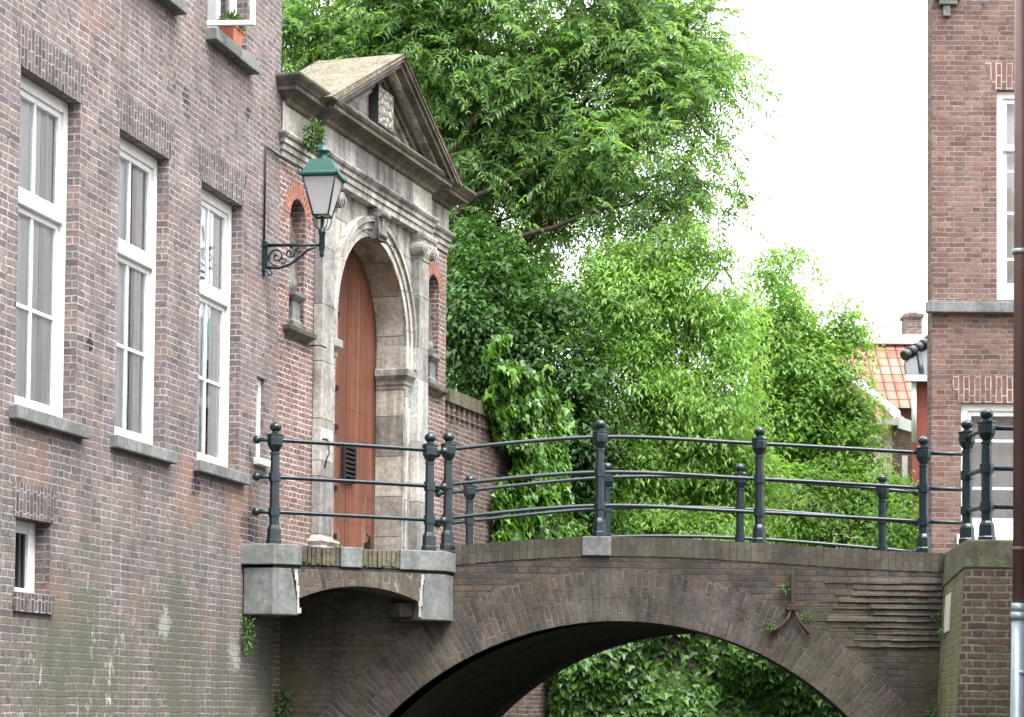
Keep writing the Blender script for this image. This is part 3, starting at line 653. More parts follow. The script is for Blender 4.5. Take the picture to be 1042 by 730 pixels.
# iron hooks on the left pilaster
hk = MB(); hk.tube([wB(.86, .16, 2.86), wB(.97, .16, 2.87), wB(1.05, .13, 2.86), wB(1.25, .18, 2.83), wB(1.4, .14, 2.93)], .012, 6); hk.tube([wB(.98, .16, 2.87), wB(.95, .2, 2.72), wB(.88, .2, 2.66), wB(.87, .18, 2.55)], .010, 6)
tag(hk.build('iron_hook', M['black']), 'crooked black iron hook fixed low on the left pilaster beside the door', 'hook')
hk = MB(); hk.tube([wB(.78, .02, 3.86), wB(.80, .14, 3.86), wB(.95, .14, 3.86)], .010, 6)
tag(hk.build('iron_hook', M['black']), 'short straight iron pin high on the left pilaster below the niche statue', 'hook')

# garden wall beyond the gateway
gw = empty('garden_wall', (OX, OY, 0), RB, 'brown brick garden wall with mossy coping running back from the gateway into ivy', 'wall')
mb = MB(); mb.prism(rect(LB+.003, 9.75, -1.75, 3.78), -.40, -.02); mb.build('wall', M['brickW'], gw)
mb = MB(); mb.prism(rect(LB+.004, 9.75, 3.86, 4.02), -.45, .05); 
mb.build('coping', M['mossCap'], gw, bevel=.03)
mb = MB(); x = LB+.05
mb.box(LB+.004, 9.75, -.40, -.06, 3.78, 3.86)
while x < 9.7: mb.box(x, x+.10, -.06, .015, 3.70, 3.858); x += .20
mb.build('corbels', M['brickW'], gw)

# ================================================================== LANTERN
ln = empty('wall_lantern', wA(-.46, 0, 4.4), RA, 'green cast iron lantern with frosted panes on a scrolled wall bracket beside the gateway', 'lantern')
mb = MB()
mb.box(-.045, .045, 0.0, .035, .02, .30); mb.box(-.03, .03, .035, .055, .05, .27); mb.box(-.055, .055, 0, .06, .27, .315); mb.box(-.02, .02, 0, .03, -.03, .02)
mb.tube([(0, -.03, .285), (0, -.62, .265)], .017, 8)
cur = [(0, -.04, .06), (0, -.16, .045), (0, -.28, .075), (0, -.38, .14), (0, -.47, .215), (0, -.56, .25)]
mb.tube(cur, .014, 8)
def spiral(cy_, cz, r0, turns, st, dirn=1):
    return [(0, cy_+dirn*r0*(1-k/26)*math.cos(st+turns*2*PI*k/24), cz+r0*(1-k/26)*math.sin(st+turns*2*PI*k/24)) for k in range(25)]
mb.tube(spiral(-.145, .165, .095, 1.6, -PI/2), .010, 6); mb.tube(spiral(-.285, .195, .062, 1.5, PI/2), .009, 6); mb.tube(spiral(-.375, .215, .042, 1.4, -PI/2), .008, 6); mb.tube(spiral(-.21, .11, .04, 1.2, 0), .008, 6)
mb.tube([(0, -.06, .06), (0, -.10, -.01), (0, -.05, -.03)], .009, 6)
mb.build('bracket', M['ironB'], ln)
body = empty('lantern_body', (0, -.625, .185), R(5), parent=ln); body.scale = (.86, .86, .93)
mb = MB(); mb.lathe((0, 0, -.02), [(.012, -.03), (.03, -.01), (.022, .02), (.035, .05), (.035, .22), (.045, .23), (.045, .26), (.022, .28), (.022, .42)], 12); mb.build('pole', M['ironB'], body)
mb = MB(); ZB, ZT = .40, .81; wb, wt = .09, .198
for sx in (-1, 1):
    for sy in (-1, 1):
        mb.tube([(sx*wb, sy*wb, ZB), (sx*wt, sy*wt, ZT)], .011, 6)
        mb.tube([(0, 0, .23), (sx*.06, sy*.06, .27), (sx*.085, sy*.085, .33), (sx*wb, sy*wb, ZB)], .007, 6)
for (w_, z) in ((wb, ZB), (wt, ZT)):
    for a_, b_ in (((-1, -1), (1, -1)), ((1, -1), (1, 1)), ((1, 1), (-1, 1)), ((-1, 1), (-1, -1))): mb.tube([(a_[0]*w_, a_[1]*w_, z), (b_[0]*w_, b_[1]*w_, z)], .012, 6)
mb.build('cage', M['ironB'], body)
mb = MB(); q = .985
for a_, b_ in (((-1, -1), (1, -1)), ((1, -1), (1, 1)), ((1, 1), (-1, 1)), ((-1, 1), (-1, -1))): mb.face([(a_[0]*wb*q, a_[1]*wb*q, ZB), (b_[0]*wb*q, b_[1]*wb*q, ZB), (b_[0]*wt*q, b_[1]*wt*q, ZT), (a_[0]*wt*q, a_[1]*wt*q, ZT)])
mb.build('pane', M['frost'], body)
mb = MB(); e = math.sqrt(2)
mb.lathe((0, 0, ZT), [(.21*e, .0), (.225*e, .012), (.225*e, .03), (.205*e, .045), (.17*e, .11), (.125*e, .19), (.10*e, .205), (.06, .21)], 4, smooth=False, rot=PI/4)
mb.lathe((0, 0, ZT+.205), [(.06, 0), (.065, .015), (.045, .03), (.045, .08), (.085, .09), (.085, .10), (.05, .135), (.03, .155), (.016, .165), (.026, .185), (.018, .205), (.004, .235)], 16)
for sx in (-1, 1):
    for sy in (-1, 1): mb.lathe((sx*.222, sy*.222, ZT+.02), [(.018, -.02), (.022, .0), (.012, .03), (.004, .055)], 8)
mb.build('lantern_roof', M['ironG'], body)

# ================================================================== PLATFORM before the gate
P0 = Vector((-2.675, 21.81)); P1 = Vector((-2.355, 21.74)); P2 = Vector((-.69, 22.62)); P3 = Vector((-.61, 22.90))
PT = 1.61
plat = empty('stone_landing', (P1.x, P1.y, 0), math.atan2(P2.y-P1.y, P2.x-P1.x), 'stone and brick landing on a small arch in front of the gateway door', 'landing')
LP = (P2-P1).length
ang = math.atan2(P2.y-P1.y, P2.x-P1.x)
def loc(P): d = P-P1; c, s = math.cos(-ang), math.sin(-ang); return (d.x*c-d.y*s, d.x*s+d.y*c)
p0 = loc(P0); p3 = loc(P3)
# coping blocks: stone, rowlock, stone, rowlock, stone
def cop(x0, x1, mt, z0=PT-.205, z1=PT, extra=.0, sw=False, dep=.5):
    mb = MB(); mb.box(x0, x1, -dep, .02+extra, z0, z1, swap=sw); return mb.build('coping', M[mt], plat, bevel=.01 if mt[0] == 's' else .006)
k = [0, .30, .715, .955, 1.37, LP]
def rowlock(x0, x1):
    mb = MB(); mb.box(x0, x1, -.5, -.012, PT-.2, PT-.012); x = x0+.002
    while x < x1-.03:
        w_ = random.uniform(.034, .05); x2 = min(x+w_, x1); mb.box(x, x2, -.3, .008+random.uniform(-.014, .010), PT-.195+random.uniform(-.008, .02), PT-.004-random.uniform(0, .022), j=.003); x = x2+random.uniform(.008, .016)
    return mb.build('rowlock_coping', M['oldRow'], plat, bevel=.005)
mb = MB(); q0 = loc(P0+Vector((.05, 1.2)));
mb.hexa([(0-.01, -.02, PT-.205), (k[1], -.02, PT-.205), (k[1], .5, PT-.205), (p0[0]-.03, p0[1]-.02, PT-.205)], [(0-.01, -.02, PT), (k[1], -.02, PT), (k[1], .5, PT), (p0[0]-.03, p0[1]-.02, PT)]); mb.build('coping', M['stoneB'], plat, bevel=.01)
rowlock(k[1]+.003, k[2]-.003); cop(k[2], k[3], 'stoneB'); rowlock(k[3]+.003, k[4]-.003)
mb = MB(); mb.hexa([(k[4], -.02, PT-.205), (LP+.01, -.02, PT-.205), (p3[0]+.03, p3[1], PT-.205), (k[4], .5, PT-.205)], [(k[4], -.02, PT), (LP+.01, -.02, PT), (p3[0]+.03, p3[1], PT), (k[4], .5, PT)]); mb.build('coping', M['stoneB'], plat, bevel=.01)
# corner blocks
zb_ = .91; zt_ = PT-.235
mb = MB(); B_ = [(0, 0), (.30, 0), (.30, .5), (p0[0], p0[1])]; B2 = [(0, 0), (.17, 0), (.17, .5), (p0[0], p0[1])]
mb.hexa([(x, y, zb_) for x, y in [(0, 0), (.28, 0), (.28, .6), (p0[0]+.02, p0[1])]], [(x, y, zt_) for x, y in [(0, 0), (.20, 0), (.20, .6), (p0[0]+.02, p0[1])]])
mb.build('corner_block', M['stoneB'], plat, bevel=.012)
mb = MB(); mb.hexa([(x, y, zb_-.01) for x, y in [(LP-.28, 0), (LP, 0), (p3[0], p3[1]), (LP-.28, .5)]], [(x, y, zt_) for x, y in [(LP-.22, 0), (LP, 0), (p3[0], p3[1]), (LP-.22, .5)]])
mb.build('corner_block', M['stoneB'], plat, bevel=.012)
mb = MB(); mb.box(LP-.44, LP-.285, -.5, -.14, zb_+.02, zb_+.17); mb.build('corbel_stone', M['brickB'], plat, bevel=.02)
# segmental brick arch between the blocks
a0, a1 = .283, LP-.283; cxp = (a0+a1)/2; hw = (a1-a0)/2; rise = .14; Rr = (hw*hw+rise*rise)/(2*rise); zsp = 1.08; czp = zsp+rise-Rr; th = math.asin(hw/Rr); n = 24
mb = MB()
for i in range(n):
    t0, t1 = -th+2*th*i/n, -th+2*th*(i+1)/n
    g = lambda t: (cxp+Rr*math.sin(t), czp+Rr*math.cos(t))
    a_, b_ = g(t0), g(t1)
    A2 = (.2+(a_[0]-a0)/(a1-a0)*(a1-a0+.145), zt_); B2 = (.2+(b_[0]-a0)/(a1-a0)*(a1-a0+.145), zt_)
    u0, u1 = t0*Rr, t1*Rr
    mb.face([(a_[0], -.004, a_[1]), (b_[0], -.004, b_[1]), (B2[0], -.004, B2[1]), (A2[0], -.004, A2[1])], [(0, u0), (0, u1), (B2[1]-b_[1], u1), (A2[1]-a_[1], u0)])
    mb.face([(a_[0], .5, a_[1]), (b_[0], .5, b_[1]), (b_[0], -.004, b_[1]), (a_[0], -.004, a_[1])], [(0, u0), (0, u1), (.5, u1), (.5, u0)])
mb.build('arch', M['brickVp'], plat)
mb = MB(); deckp = [loc(P0+Vector((.1, .05))), (0, .03), (LP, .03), loc(Vector((-.62, 22.95))), loc(Vector((-.6, 27.5))), loc(Vector((-1.0, 27.4)))]
mb.hexa([(0, .01, zt_+.002), (LP, .01, zt_+.002), (*loc(Vector((-.62, 22.95))), zt_+.002), (*loc(Vector((-2.42, 22.8))), zt_+.002)], [(0, .01, PT-.21), (LP, .01, PT-.21), (*loc(Vector((-.62, 22.95))), PT-.21), (*loc(Vector((-2.42, 22.8))), PT-.21)])
mb.build('bed', M['dark'], plat)
mb = MB(); mb.face([(*loc(Vector(p)), PT-.03) for p in ((-2.68, 21.9), (-2.35, 21.85), (-.65, 22.7), (-.62, 23.2), (.9, 28.0), (-.86, 27.6), (-2.5, 22.7))])
mb.build('paving', M['paving'], plat)
# spalled white edges
for (x, sgn) in ((.245, 1), (LP-.255, -1)):
    mb = MB()
    pts = [(x+sgn*(.035*t_)+random.uniform(-.012, .012), zt_-.01-(zt_-zb_-.03)*t_) for t_ in np.linspace(0, 1, 9)]
    for (a_, b_) in zip(pts, pts[1:]):
        w0 = random.uniform(.012, .03); mb.box(min(a_[0], b_[0])-w0/2, max(a_[0], b_[0])+w0/2, -.01, .008, b_[1], a_[1]-.0005)
    mb.build('spalled_edge', M['stoneW'], plat)

# ================================================================== BRIDGE
br = empty('bridge', (0, 22.9, 0), 0, 'dark brick arch bridge over the canal with stained parapet', 'bridge')
BCX, BR0, BR1 = 1.125, 3.356, 3.89; BCZ = .925-BR0
XLb, XRb = -2.60, 4.47
kx = [-2.6, -.9, .1, .91, 1.7, 2.57, 3.4, 4.5]; kz = [1.60, 1.655, 1.75, 1.80, 1.79, 1.745, 1.70, 1.66]
cf = np.polyfit(kx, kz, 5)
def topz(x): return float(np.interp(x, kx, kz))*.3+float(np.polyval(cf, x))*.7
SK = .3246
def face_poly():
    a = math.asin((-1.75-BCZ)/BR1); n = 40
    arc_ = [(BCX+BR1*math.cos(a+(PI-2*a)*k/n), BCZ+BR1*math.sin(a+(PI-2*a)*k/n)) for k in range(n+1)]   # right to left
    top = [(x, topz(x)-.20) for x in np.linspace(XLb, XRb, 25)]
    top = [(max(min(x, XRb), XLb), z) for x, z in top]
    pts = [(XRb, -1.75)] if arc_[0][0] < XRb else []
    arc_ = [p for p in arc_ if XLb < p[0] < XRb]
    return [(XRb, arc_[0][1])]+arc_+[(XLb, arc_[-1][1])]+top[:-1]+[(XRb, topz(XRb)-.20)]
fp_ = face_poly()
clean = []
for p in fp_:
    if not clean or math.hypot(p[0]-clean[-1][0], p[1]-clean[-1][1]) > 1e-4: clean.append(p)
mb = MB(); mb.prism(clean, -.35, 0); mb.build('front_face', M['brickB'], br)
mb = MB(); mb.prism([(x+SK*3.6, z) for x, z in clean], -3.6, -3.25); mb.build('rear_face', M['brickB'], br)
a = math.asin((-1.75-BCZ)/BR0); n = 96
for (nm, dx, of, ob) in (('arch_ring', 0, .012, -.35), ('rear_arch_ring', SK*3.6, -3.25, -3.612)):
    mb = MB()
    for k in range(n):
        t0, t1 = a+(PI-2*a)*k/n, a+(PI-2*a)*(k+1)/n
        P_ = lambda r, t, o: (BCX+dx+r*math.cos(t), -o, BCZ+r*math.sin(t))
        oo = of
        if P_(BR1, t0, 0)[0] > XRb+dx or P_(BR1, t1, 0)[0] < XLb+dx: continue
        u0, u1 = t0*3.6, t1*3.6
        mb.face([P_(BR0, t1, oo), P_(BR0, t0, oo), P_(BR1, t0, oo), P_(BR1, t1, oo)][::1], [(0, u1), (0, u0), (BR1-BR0, u0), (BR1-BR0, u1)])
        mb.face([P_(BR0, t1, ob), P_(BR0, t0, ob), P_(BR1, t0, ob), P_(BR1, t1, ob)][::-1], [(0, u1), (0, u0), (BR1-BR0, u0), (BR1-BR0, u1)][::-1])
        mb.face([P_(BR1, t0, oo), P_(BR1, t1, oo), P_(BR1, t1, oo-.05), P_(BR1, t0, oo-.05)])
        mb.face([P_(BR0, t0, oo), P_(BR0, t1, oo), P_(BR0, t1, ob), P_(BR0, t0, ob)])
    mb.build(nm, M['brickV'], br)
mb = MB(); m_ = 12
for k in range(48):
    t0, t1 = a+(PI-2*a)*k/48, a+(PI-2*a)*(k+1)/48
    for j in range(m_):
        y0, y1 = .35+(3.25-.35)*j/m_, .35+(3.25-.35)*(j+1)/m_
        f = lambda t, y: (BCX+SK*y+BR0*math.cos(t), y, BCZ+BR0*math.sin(t))
        mb.face([f(t0, y0), f(t1, y0), f(t1, y1), f(t0, y1)][::-1], [(y0, t0*3.4), (y0, t1*3.4), (y1, t1*3.4), (y1, t0*3.4)][::-1])
mb.build('vault', M['brickB'], br)
# deck
mb = MB(); xs = np.linspace(XLb, XRb, 21)
for x0, x1 in zip(xs, xs[1:]):
    mb.face([(x0, .3, topz(x0)-.06), (x1, .3, topz(x1)-.06), (x1+SK*3.3, 3.3, topz(x1)-.06), (x0+SK*3.3, 3.3, topz(x0)-.06)])
mb.build('deck', M['paving'], br)
# brick-on-edge coping, front and rear
for nm, dx, o0, o1 in (('coping', 0, -.37, .007), ('rear_coping', SK*3.6, -3.62, -3.23)):
    mb = MB(); xs = np.linspace(-.60 if dx == 0 else XLb, XRb, 41)
    for x0, x1 in zip(xs, xs[1:]):
        z0, z1 = topz(x0), topz(x1)
        x0 += dx; x1 += dx
        mb.face([(x0, -o1, z0-.20), (x1, -o1, z1-.20), (x1, -o1, z1), (x0, -o1, z0)], [(0, x0), (0, x1), (.2, x1), (.2, x0)])
        mb.face([(x0, -o1, z0), (x1, -o1, z1), (x1, -o0, z1), (x0, -o0, z0)], [(0, x0), (0, x1), (.38, x1), (.38, x0)])
        mb.face([(x1, -o0, z1-.20), (x0, -o0, z0-.20), (x0, -o0, z0), (x1, -o0, z1)])
        mb.face([(x0, -o0, z0-.20), (x1, -o0, z1-.20), (x1, -o1, z1-.20), (x0, -o1, z0-.20)])
    mb.build(nm, brick('brown stained coping' if dx == 0 else 'rear coping brick', [(.06,.053,.046),(.072,.062,.053),(.09,.078,.064),(.08,.07,.06)], (.05,.045,.038), bw=.42, bh=.075, ms=.004, moss=(1, 3, .45, (.125,.12,.08)), dirt=.6, soot=.95, patch=((.17,.16,.14), .5), bump=.6), br)
mb = MB(); mb.box(.72, 1.02, 0.0, .026, 1.60, topz(.87)+.006, j=.004); mb.build('post_block', M['stoneC'], br, bevel=.01)
# weathered courses standing proud at the right
mb = MB(); zz = 1.34
for k in range(11):
    xl = 3.35+.18*math.sin(k*1.7)+random.uniform(-.12, .12)+(.0 if k < 7 else .15)
    x = xl; oo = .018+.012*random.random()
    while x < XRb:
        x2 = min(x+random.uniform(.14, .23), XRb)
        e = oo*min(1, (x-xl)/.5+.35)+random.uniform(-.004, .004)
        zb0 = zz+random.uniform(-.004, .004)
        mb.hexa([(x, -e, zb0), (x2, -e, zb0), (x2, .01, zb0), (x, .01, zb0)], [(x, -.003, zb0+.056), (x2, -.003, zb0+.056), (x2, .01, zb0+.056), (x, .01, zb0+.056)]); x = x2
    zz -= .066
mb.build('weathered_courses', M['brickB'], br)
# wall anchor
an = empty('wall_anchor', (2.905, 22.88, 0), 0, 'rusty forked iron wall anchor on the bridge face right of the arch crown', 'wall anchor')
mb = MB(); mb.box(-.02, .02, 0, .03, 1.12, 1.46, j=.002); mb.build('bar', M['rust'], an, bevel=.004)
mb = MB(); mb.box(-.07, .055, .0, .045, 1.05, 1.115, j=.003); mb.build('plate', M['rust'], an, bevel=.006)
mb = MB(); mb.tube([(-.02, -.02, 1.06), (-.05, -.03, .96), (-.13, -.03, .88), (-.23, -.02, .80)], .016, 6); mb.build('fork_leg', M['rust'], an)
mb = MB(); mb.tube([(.02, -.02, 1.06), (.06, -.03, .95), (.11, -.03, .88), (.17, -.02, .80)], .016, 6); mb.build('fork_leg', M['rust'], an)

# ================================================================== RAILINGS
def post_mesh(H=1.23, s=1.0):
    a = MB(); e = math.sqrt(2); oc = 8; rt = PI/8; q = 1.06
    a.lathe((0, 0, 0), [(.078*q, 0), (.078*q, .05), (.07*q, .06), (.066*q, .16), (.058*q, .18), (.05, .20), (.05, .285), (.06*q, .29), (.06*q, .37), (.05, .375), (.049, .63), (.06*q, .635), (.06*q, .72), (.049, .725), (.045, .90), (.052, .905), (.052, .925), (.04, .935), (.055, .955), (.075*q, 1.0), (.078*q, 1.07), (.075*q, 1.085), (.083*q, 1.09), (.083*q, 1.105), (.06, 1.115), (.034, 1.125), (.03, 1.14)], oc, smooth=False, rot=rt)
    return a
def ball(c, r, sz=.85):
    a = MB(); a.lathe((c[0], c[1], c[2]), [(r*math.sin(PI*k/10)+.0005, -r*sz*math.cos(PI*k/10)) for k in range(11)], 14); return a
base_me = post_mesh().build('post', M['iron']); fin_me = ball((0, 0, 1.178), .06).build('finial', M['iron'])
POSTM, FINM = base_me.data, fin_me.data
bpy.data.objects.remove(base_me); bpy.data.objects.remove(fin_me)
def add_post(root, x, y, z, sc=1.0, rz=0):
    p = bpy.data.objects.new('post', POSTM); COL.objects.link(p); p.parent = root; p.location = (x-root.location.x, y-root.location.y, z-root.location.z); p.rotation_euler = (0, 0, rz); p.scale = (1, 1, sc)
    f = bpy.data.objects.new('finial', FINM); COL.objects.link(f); f.parent = p
def railing(name, label, posts, ends=(None, None), r=.0215, group=None, hs=(.33, .68, 1.05), spline=True):
    """posts: world (x,y,z) on the coping; ends: extra world points the rails run on to, closed by a ball"""
    o = posts[0]; root = empty(name, o, 0, label, 'railing', group)
    for p in posts: add_post(root, *p)
    pts = ([ends[0]] if ends[0] else [])+list(posts)+([ends[1]] if ends[1] else [])
    for h in hs:
        P = [Vector(p)-Vector(o)+Vector((0, 0, h)) for p in pts]; path = []
        for i in range(len(P)-1):
            a_, b_ = P[i], P[i+1]; pa = P[i-1] if i else a_*2-b_; pb = P[i+2] if i+2 < len(P) else b_*2-a_
            n_ = 10 if (b_-a_).length > .8 and spline else 2
            for k in range(n_):
                t_ = k/n_
                if spline and n_ > 2: v = .5*((2*a_)+(-pa+b_)*t_+(2*pa-5*a_+4*b_-pb)*t_*t_+(-pa+3*a_-3*b_+pb)*t_**3)
                else: v = a_.lerp(b_, t_)
                path.append(v)
        path.append(P[-1])
        mb = MB(); mb.tube(path, r, 10)
        for e_, q_ in ((ends[0], P[0]), (ends[1], P[-1])):
            if e_ and len(e_) == 3: bb = ball(q_, .043, 1); k0 = len(mb.v); mb.v += bb.v; mb.f += [tuple(i+k0 for i in f) for f in bb.f]; mb.uv += bb.uv; mb.sm += bb.sm
        mb.build('rail', M['iron'], root)
    return root
G = 'dark iron railings round the bridge'
def fpx(x): return (x, 22.9+.12, topz(x))
railing('railing', 'curved dark iron railing with four ball-topped posts along the near side of the bridge', [(-.68, 23.0, 1.655), (.905, 23.0, 1.80), (2.57, 23.0, 1.745), (4.285, 23.0, 1.665)], ((-.80, 22.93, 1.60), None), group=G)
rr_ = [(-.52, 26.5, 1.575), (1.13, 26.5, 1.745), (2.73, 26.5, 1.75), (4.44, 26.5, 1.635)]
railing('railing', 'curved iron railing along the far side of the bridge with the foliage directly behind', rr_, ((-.90, 26.5, 1.53), (4.85, 26.5, 1.60)), group=G)
PL = P1+(P2-P1)*.03; PR = P1+(P2-P1)*.895
railing('railing', 'straight two-post iron railing on the stone landing in front of the brown door', [(-2.375, 21.95, PT), (-.86, 22.70, PT)], ((-2.555, 21.93, PT), (-.72, 22.80, PT)), group=G)
# last bay of the bridge and the pier railing (rises to the nearer post)
railing('railing', 'short steep iron railing with two close posts on top of the right brick pier', [(4.45, 21.6, 1.655), (4.31, 20.05, 1.55)], (None, None), group=G, spline=True)
rt = empty('railing', (4.31, 20.05, 1.55), 0, 'iron rails running out of frame at right from the nearest pier post', 'railing', G)
for h in (.33, .68, 1.05):
    mb = MB(); mb.tube([(.03, 0, h), (2.2, .15, h)], .0215, 10); mb.build('rail', M['iron'], rt)
add_post(rt, 6.5, 20.2, 1.55)
rt = empty('railing', (4.285, 23.0, 1.665), 0, 'short bay of iron rails between the last bridge post and the far pier post', 'railing', G)
for h in (.33, .68, 1.05):
    mb = MB(); mb.tube([(.03, 0, h), (.50, 0, h-.012)], .0215, 10); mb.build('rail', M['iron'], rt)

# ================================================================== RIGHT PIER
pier = empty('brick_pier', (4.07, 19.8, 0), 0, 'dark brick quay pier with mossy cap at the right end of the bridge', 'pier')
def q(x, y, z): return (x-4.07, y-19.8, z)
def pz(y): return 1.56+(y-19.8)*.035
def side(y, z): return 4.07+(y-19.8)*.134-(1.56-z)*.055
zc_ = .22
B_ = lambda z: [q(side(19.8, z), 19.8-(1.56-z)*.02, z), q(8.5, 19.8-(1.56-z)*.02, z), q(8.5, 23.4, z), q(side(23.4, z), 23.4, z)]
mb = MB(); b0, b1 = B_(-1.75), B_(1.30); P_ = b0+b1
for qd in ((0,1,5,4),(1,2,6,5),(2,3,7,6)): mb.face([P_[k] for k in qd])
mb.build('wall', M['brickP'], pier)
mb = MB(); mb.face([P_[k] for k in (3,0,4,7)]); mb.build('mossy_flank', M['mossBrick'], pier)
mb = MB()
lo = [q(side(19.8, 1.3)-.012, 19.785, 1.30), q(8.5, 19.785, 1.30), q(8.5, 23.4, 1.30), q(side(23.4, 1.3)-.012, 23.4, 1.30)]
hi = [q(side(19.8, 1.56)-.0, 19.79, pz(19.8)), q(8.5, 19.79, pz(19.8)), q(8.5, 23.4, pz(23.4)), q(side(23.4, 1.56), 23.4, pz(23.4))]
mb.hexa(lo, hi); mb.build('cap', M['mossCap'], pier, bevel=.015)
mb = MB(); mb.hexa([q(side(21.5, .75)-.008, 21.5, .80), q(side(21.5, .75)+.1, 21.5, .80), q(side(22.3, .75)+.1, 22.3, .80), q(side(22.3, .75)-.008, 22.3, .80)], [q(side(21.5, 1.2)-.008, 21.5, 1.18), q(side(21.5, 1.2)+.1, 21.5, 1.18), q(side(22.3, 1.2)+.1, 22.3, 1.18), q(side(22.3, 1.2)-.008, 22.3, 1.18)]); mb.build('inset_stone', M['cream'], pier)
# ivy wall beyond the canal and right quay beyond the bridge
L2 = math.hypot(C2[0]-C1[0], C2[1]-C1[1]); A2_ = math.atan2(C2[1]-C1[1], C2[0]-C1[0])
qw = empty('quay_wall', (C1[0], C1[1], 0), A2_, 'brick quay wall under the ivy beyond the bridge', 'wall')
mb = MB(); mb.prism(rect(0, L2, -1.75, 1.62), -.4, 0); mb.build('wall', M['brickP'], qw)
mb = MB(); mb.hexa([(5.62, 26.5, -1.75), (6.0, 26.5, -1.75), (C2[0]+.4, C2[1], -1.75), (C2[0], C2[1], -1.75)], [(5.62, 26.5, 1.6), (6.0, 26.5, 1.6), (C2[0]+.4, C2[1], 1.6), (C2[0], C2[1], 1.6)])
tag(mb.build('side_quay_wall', M['brickP']), 'brick quay wall running back from the far right end of the bridge', 'wall')

# ================================================================== NEAR RIGHT HOUSE (edge) + DRAINPIPE
nh = empty('corner_house', (3.83, 16.25, 0), 0, 'brick corner house just outside the right edge carrying the drainpipe', 'house')
mb = MB(); mb.box(0, 8, 0.0, 22, -1.75, 6.8); mb.build('wall', M['brickC'], nh)
mb = MB(); mb.hexa([(-.15, -22.1, 6.8), (8, -22.1, 6.8), (8, .15, 6.8), (-.15, .15, 6.8)], [(3.7, -22.1, 9.6), (4, -22.1, 9.6), (4, .15, 9.6), (3.7, .15, 9.6)]); mb.build('roof', M['tile'], nh)
dp = empty('drainpipe', (3.665, 16.0, 0), 0, 'brown cast iron drainpipe with galvanised lower length at the right edge', 'drainpipe')
mb = MB(); mb.tube([(.01, 0, .78), (.035, 0, 6.8)], .047, 20); mb.tube([(.025, 0, 3.35), (.025, 0, 3.39)], .054, 20); mb.tube([(.012, 0, 1.18), (.012, 0, 1.21)], .053, 20); mb.build('upper_pipe', M['pipeB'], dp)
mb = MB(); mb.tube([(-.03, 0, -1.65), (.008, 0, .70)], .053, 20); mb.tube([(.007, 0, .68), (.0085, 0, .735)], .06, 20); mb.tube([(.0085, 0, .735), (.01, 0, .80)], .058, 20); mb.build('lower_pipe', M['zinc'], dp)
for z in (3.37, .30, 5.6): mb = MB(); mb.box(.03, .175, -.03, .03, z-.012, z+.012); mb.tube([(.02, 0, z-.016), (.02, 0, z+.016)], .058, 20); mb.build('bracket', M['zinc'], dp)
mb = MB(); mb.hexa([(3.3, 17.0, -1.7), (3.9, 17.0, -1.7), (4.1, 19.75, -1.7), (3.75, 19.75, -1.7)], [(3.88, 17.6, -.1), (3.95, 17.6, -.1), (4.2, 19.75, .33), (4.12, 19.75, .33)])
mb.build('x', M['mossCap']) if False else None

# ================================================================== RIGHT BROWN BUILDING
rb = empty('brown_house', (5.13, 27.0, 0), 0, 'tall brown brick house with stone belt course and white windows right of the bridge', 'house')
wn = [(.36, 2.0, 2.18, 3.81), (.80, 2.05, 5.09, 7.70), (3.2, 4.9, 2.18, 3.81), (3.6, 4.9, 5.09, 7.70)]
mb = MB(); mb.prism(rect(0, 8, 1.4, 10.5), -.3, 0, [rect(*w_) for w_ in wn]); mb.build('wall', M['brickC'], rb)
mb = MB(); mb.face([(0, .0, 1.4), (3.2, 10, 1.4), (3.2, 10, 10.5), (0, .0, 10.5)][::-1]); mb.face([(3.2, 10, 1.4), (11, 10, 1.4), (11, 10, 10.5), (3.2, 10, 10.5)][::-1]); mb.face([(8, 0, 1.4), (8, 0, 10.5), (11, 10, 10.5), (11, 10, 1.4)]); mb.build('side_wall', M['brickC'], rb)
mb = MB(); mb.box(-.08, 8, .0, .10, 4.91, 5.04, j=.002); mb.box(-.06, 8, 0, .07, 5.041, 5.06); mb.build('belt_course', M['stoneC'], rb, bevel=.01)
mb = MB(); mb.hexa([(-.2, -.2, 10.5), (8.2, -.2, 10.5), (11.2, 10.2, 10.5), (3, 10.2, 10.5)], [(3, 4, 13.5), (6, 4, 13.5), (7, 6, 13.5), (4, 6, 13.5)]); mb.build('roof', M['tile'], rb)
mb = MB(); mb.box(.02, .36, 0, .12, 8.83, 8.90); mb.box(.08, .30, 0, .09, 8.74, 8.829); mb.box(.13, .22, 0, .06, 8.60, 8.739); mb.build('corbel', M['stoneC'], rb, bevel=.01)
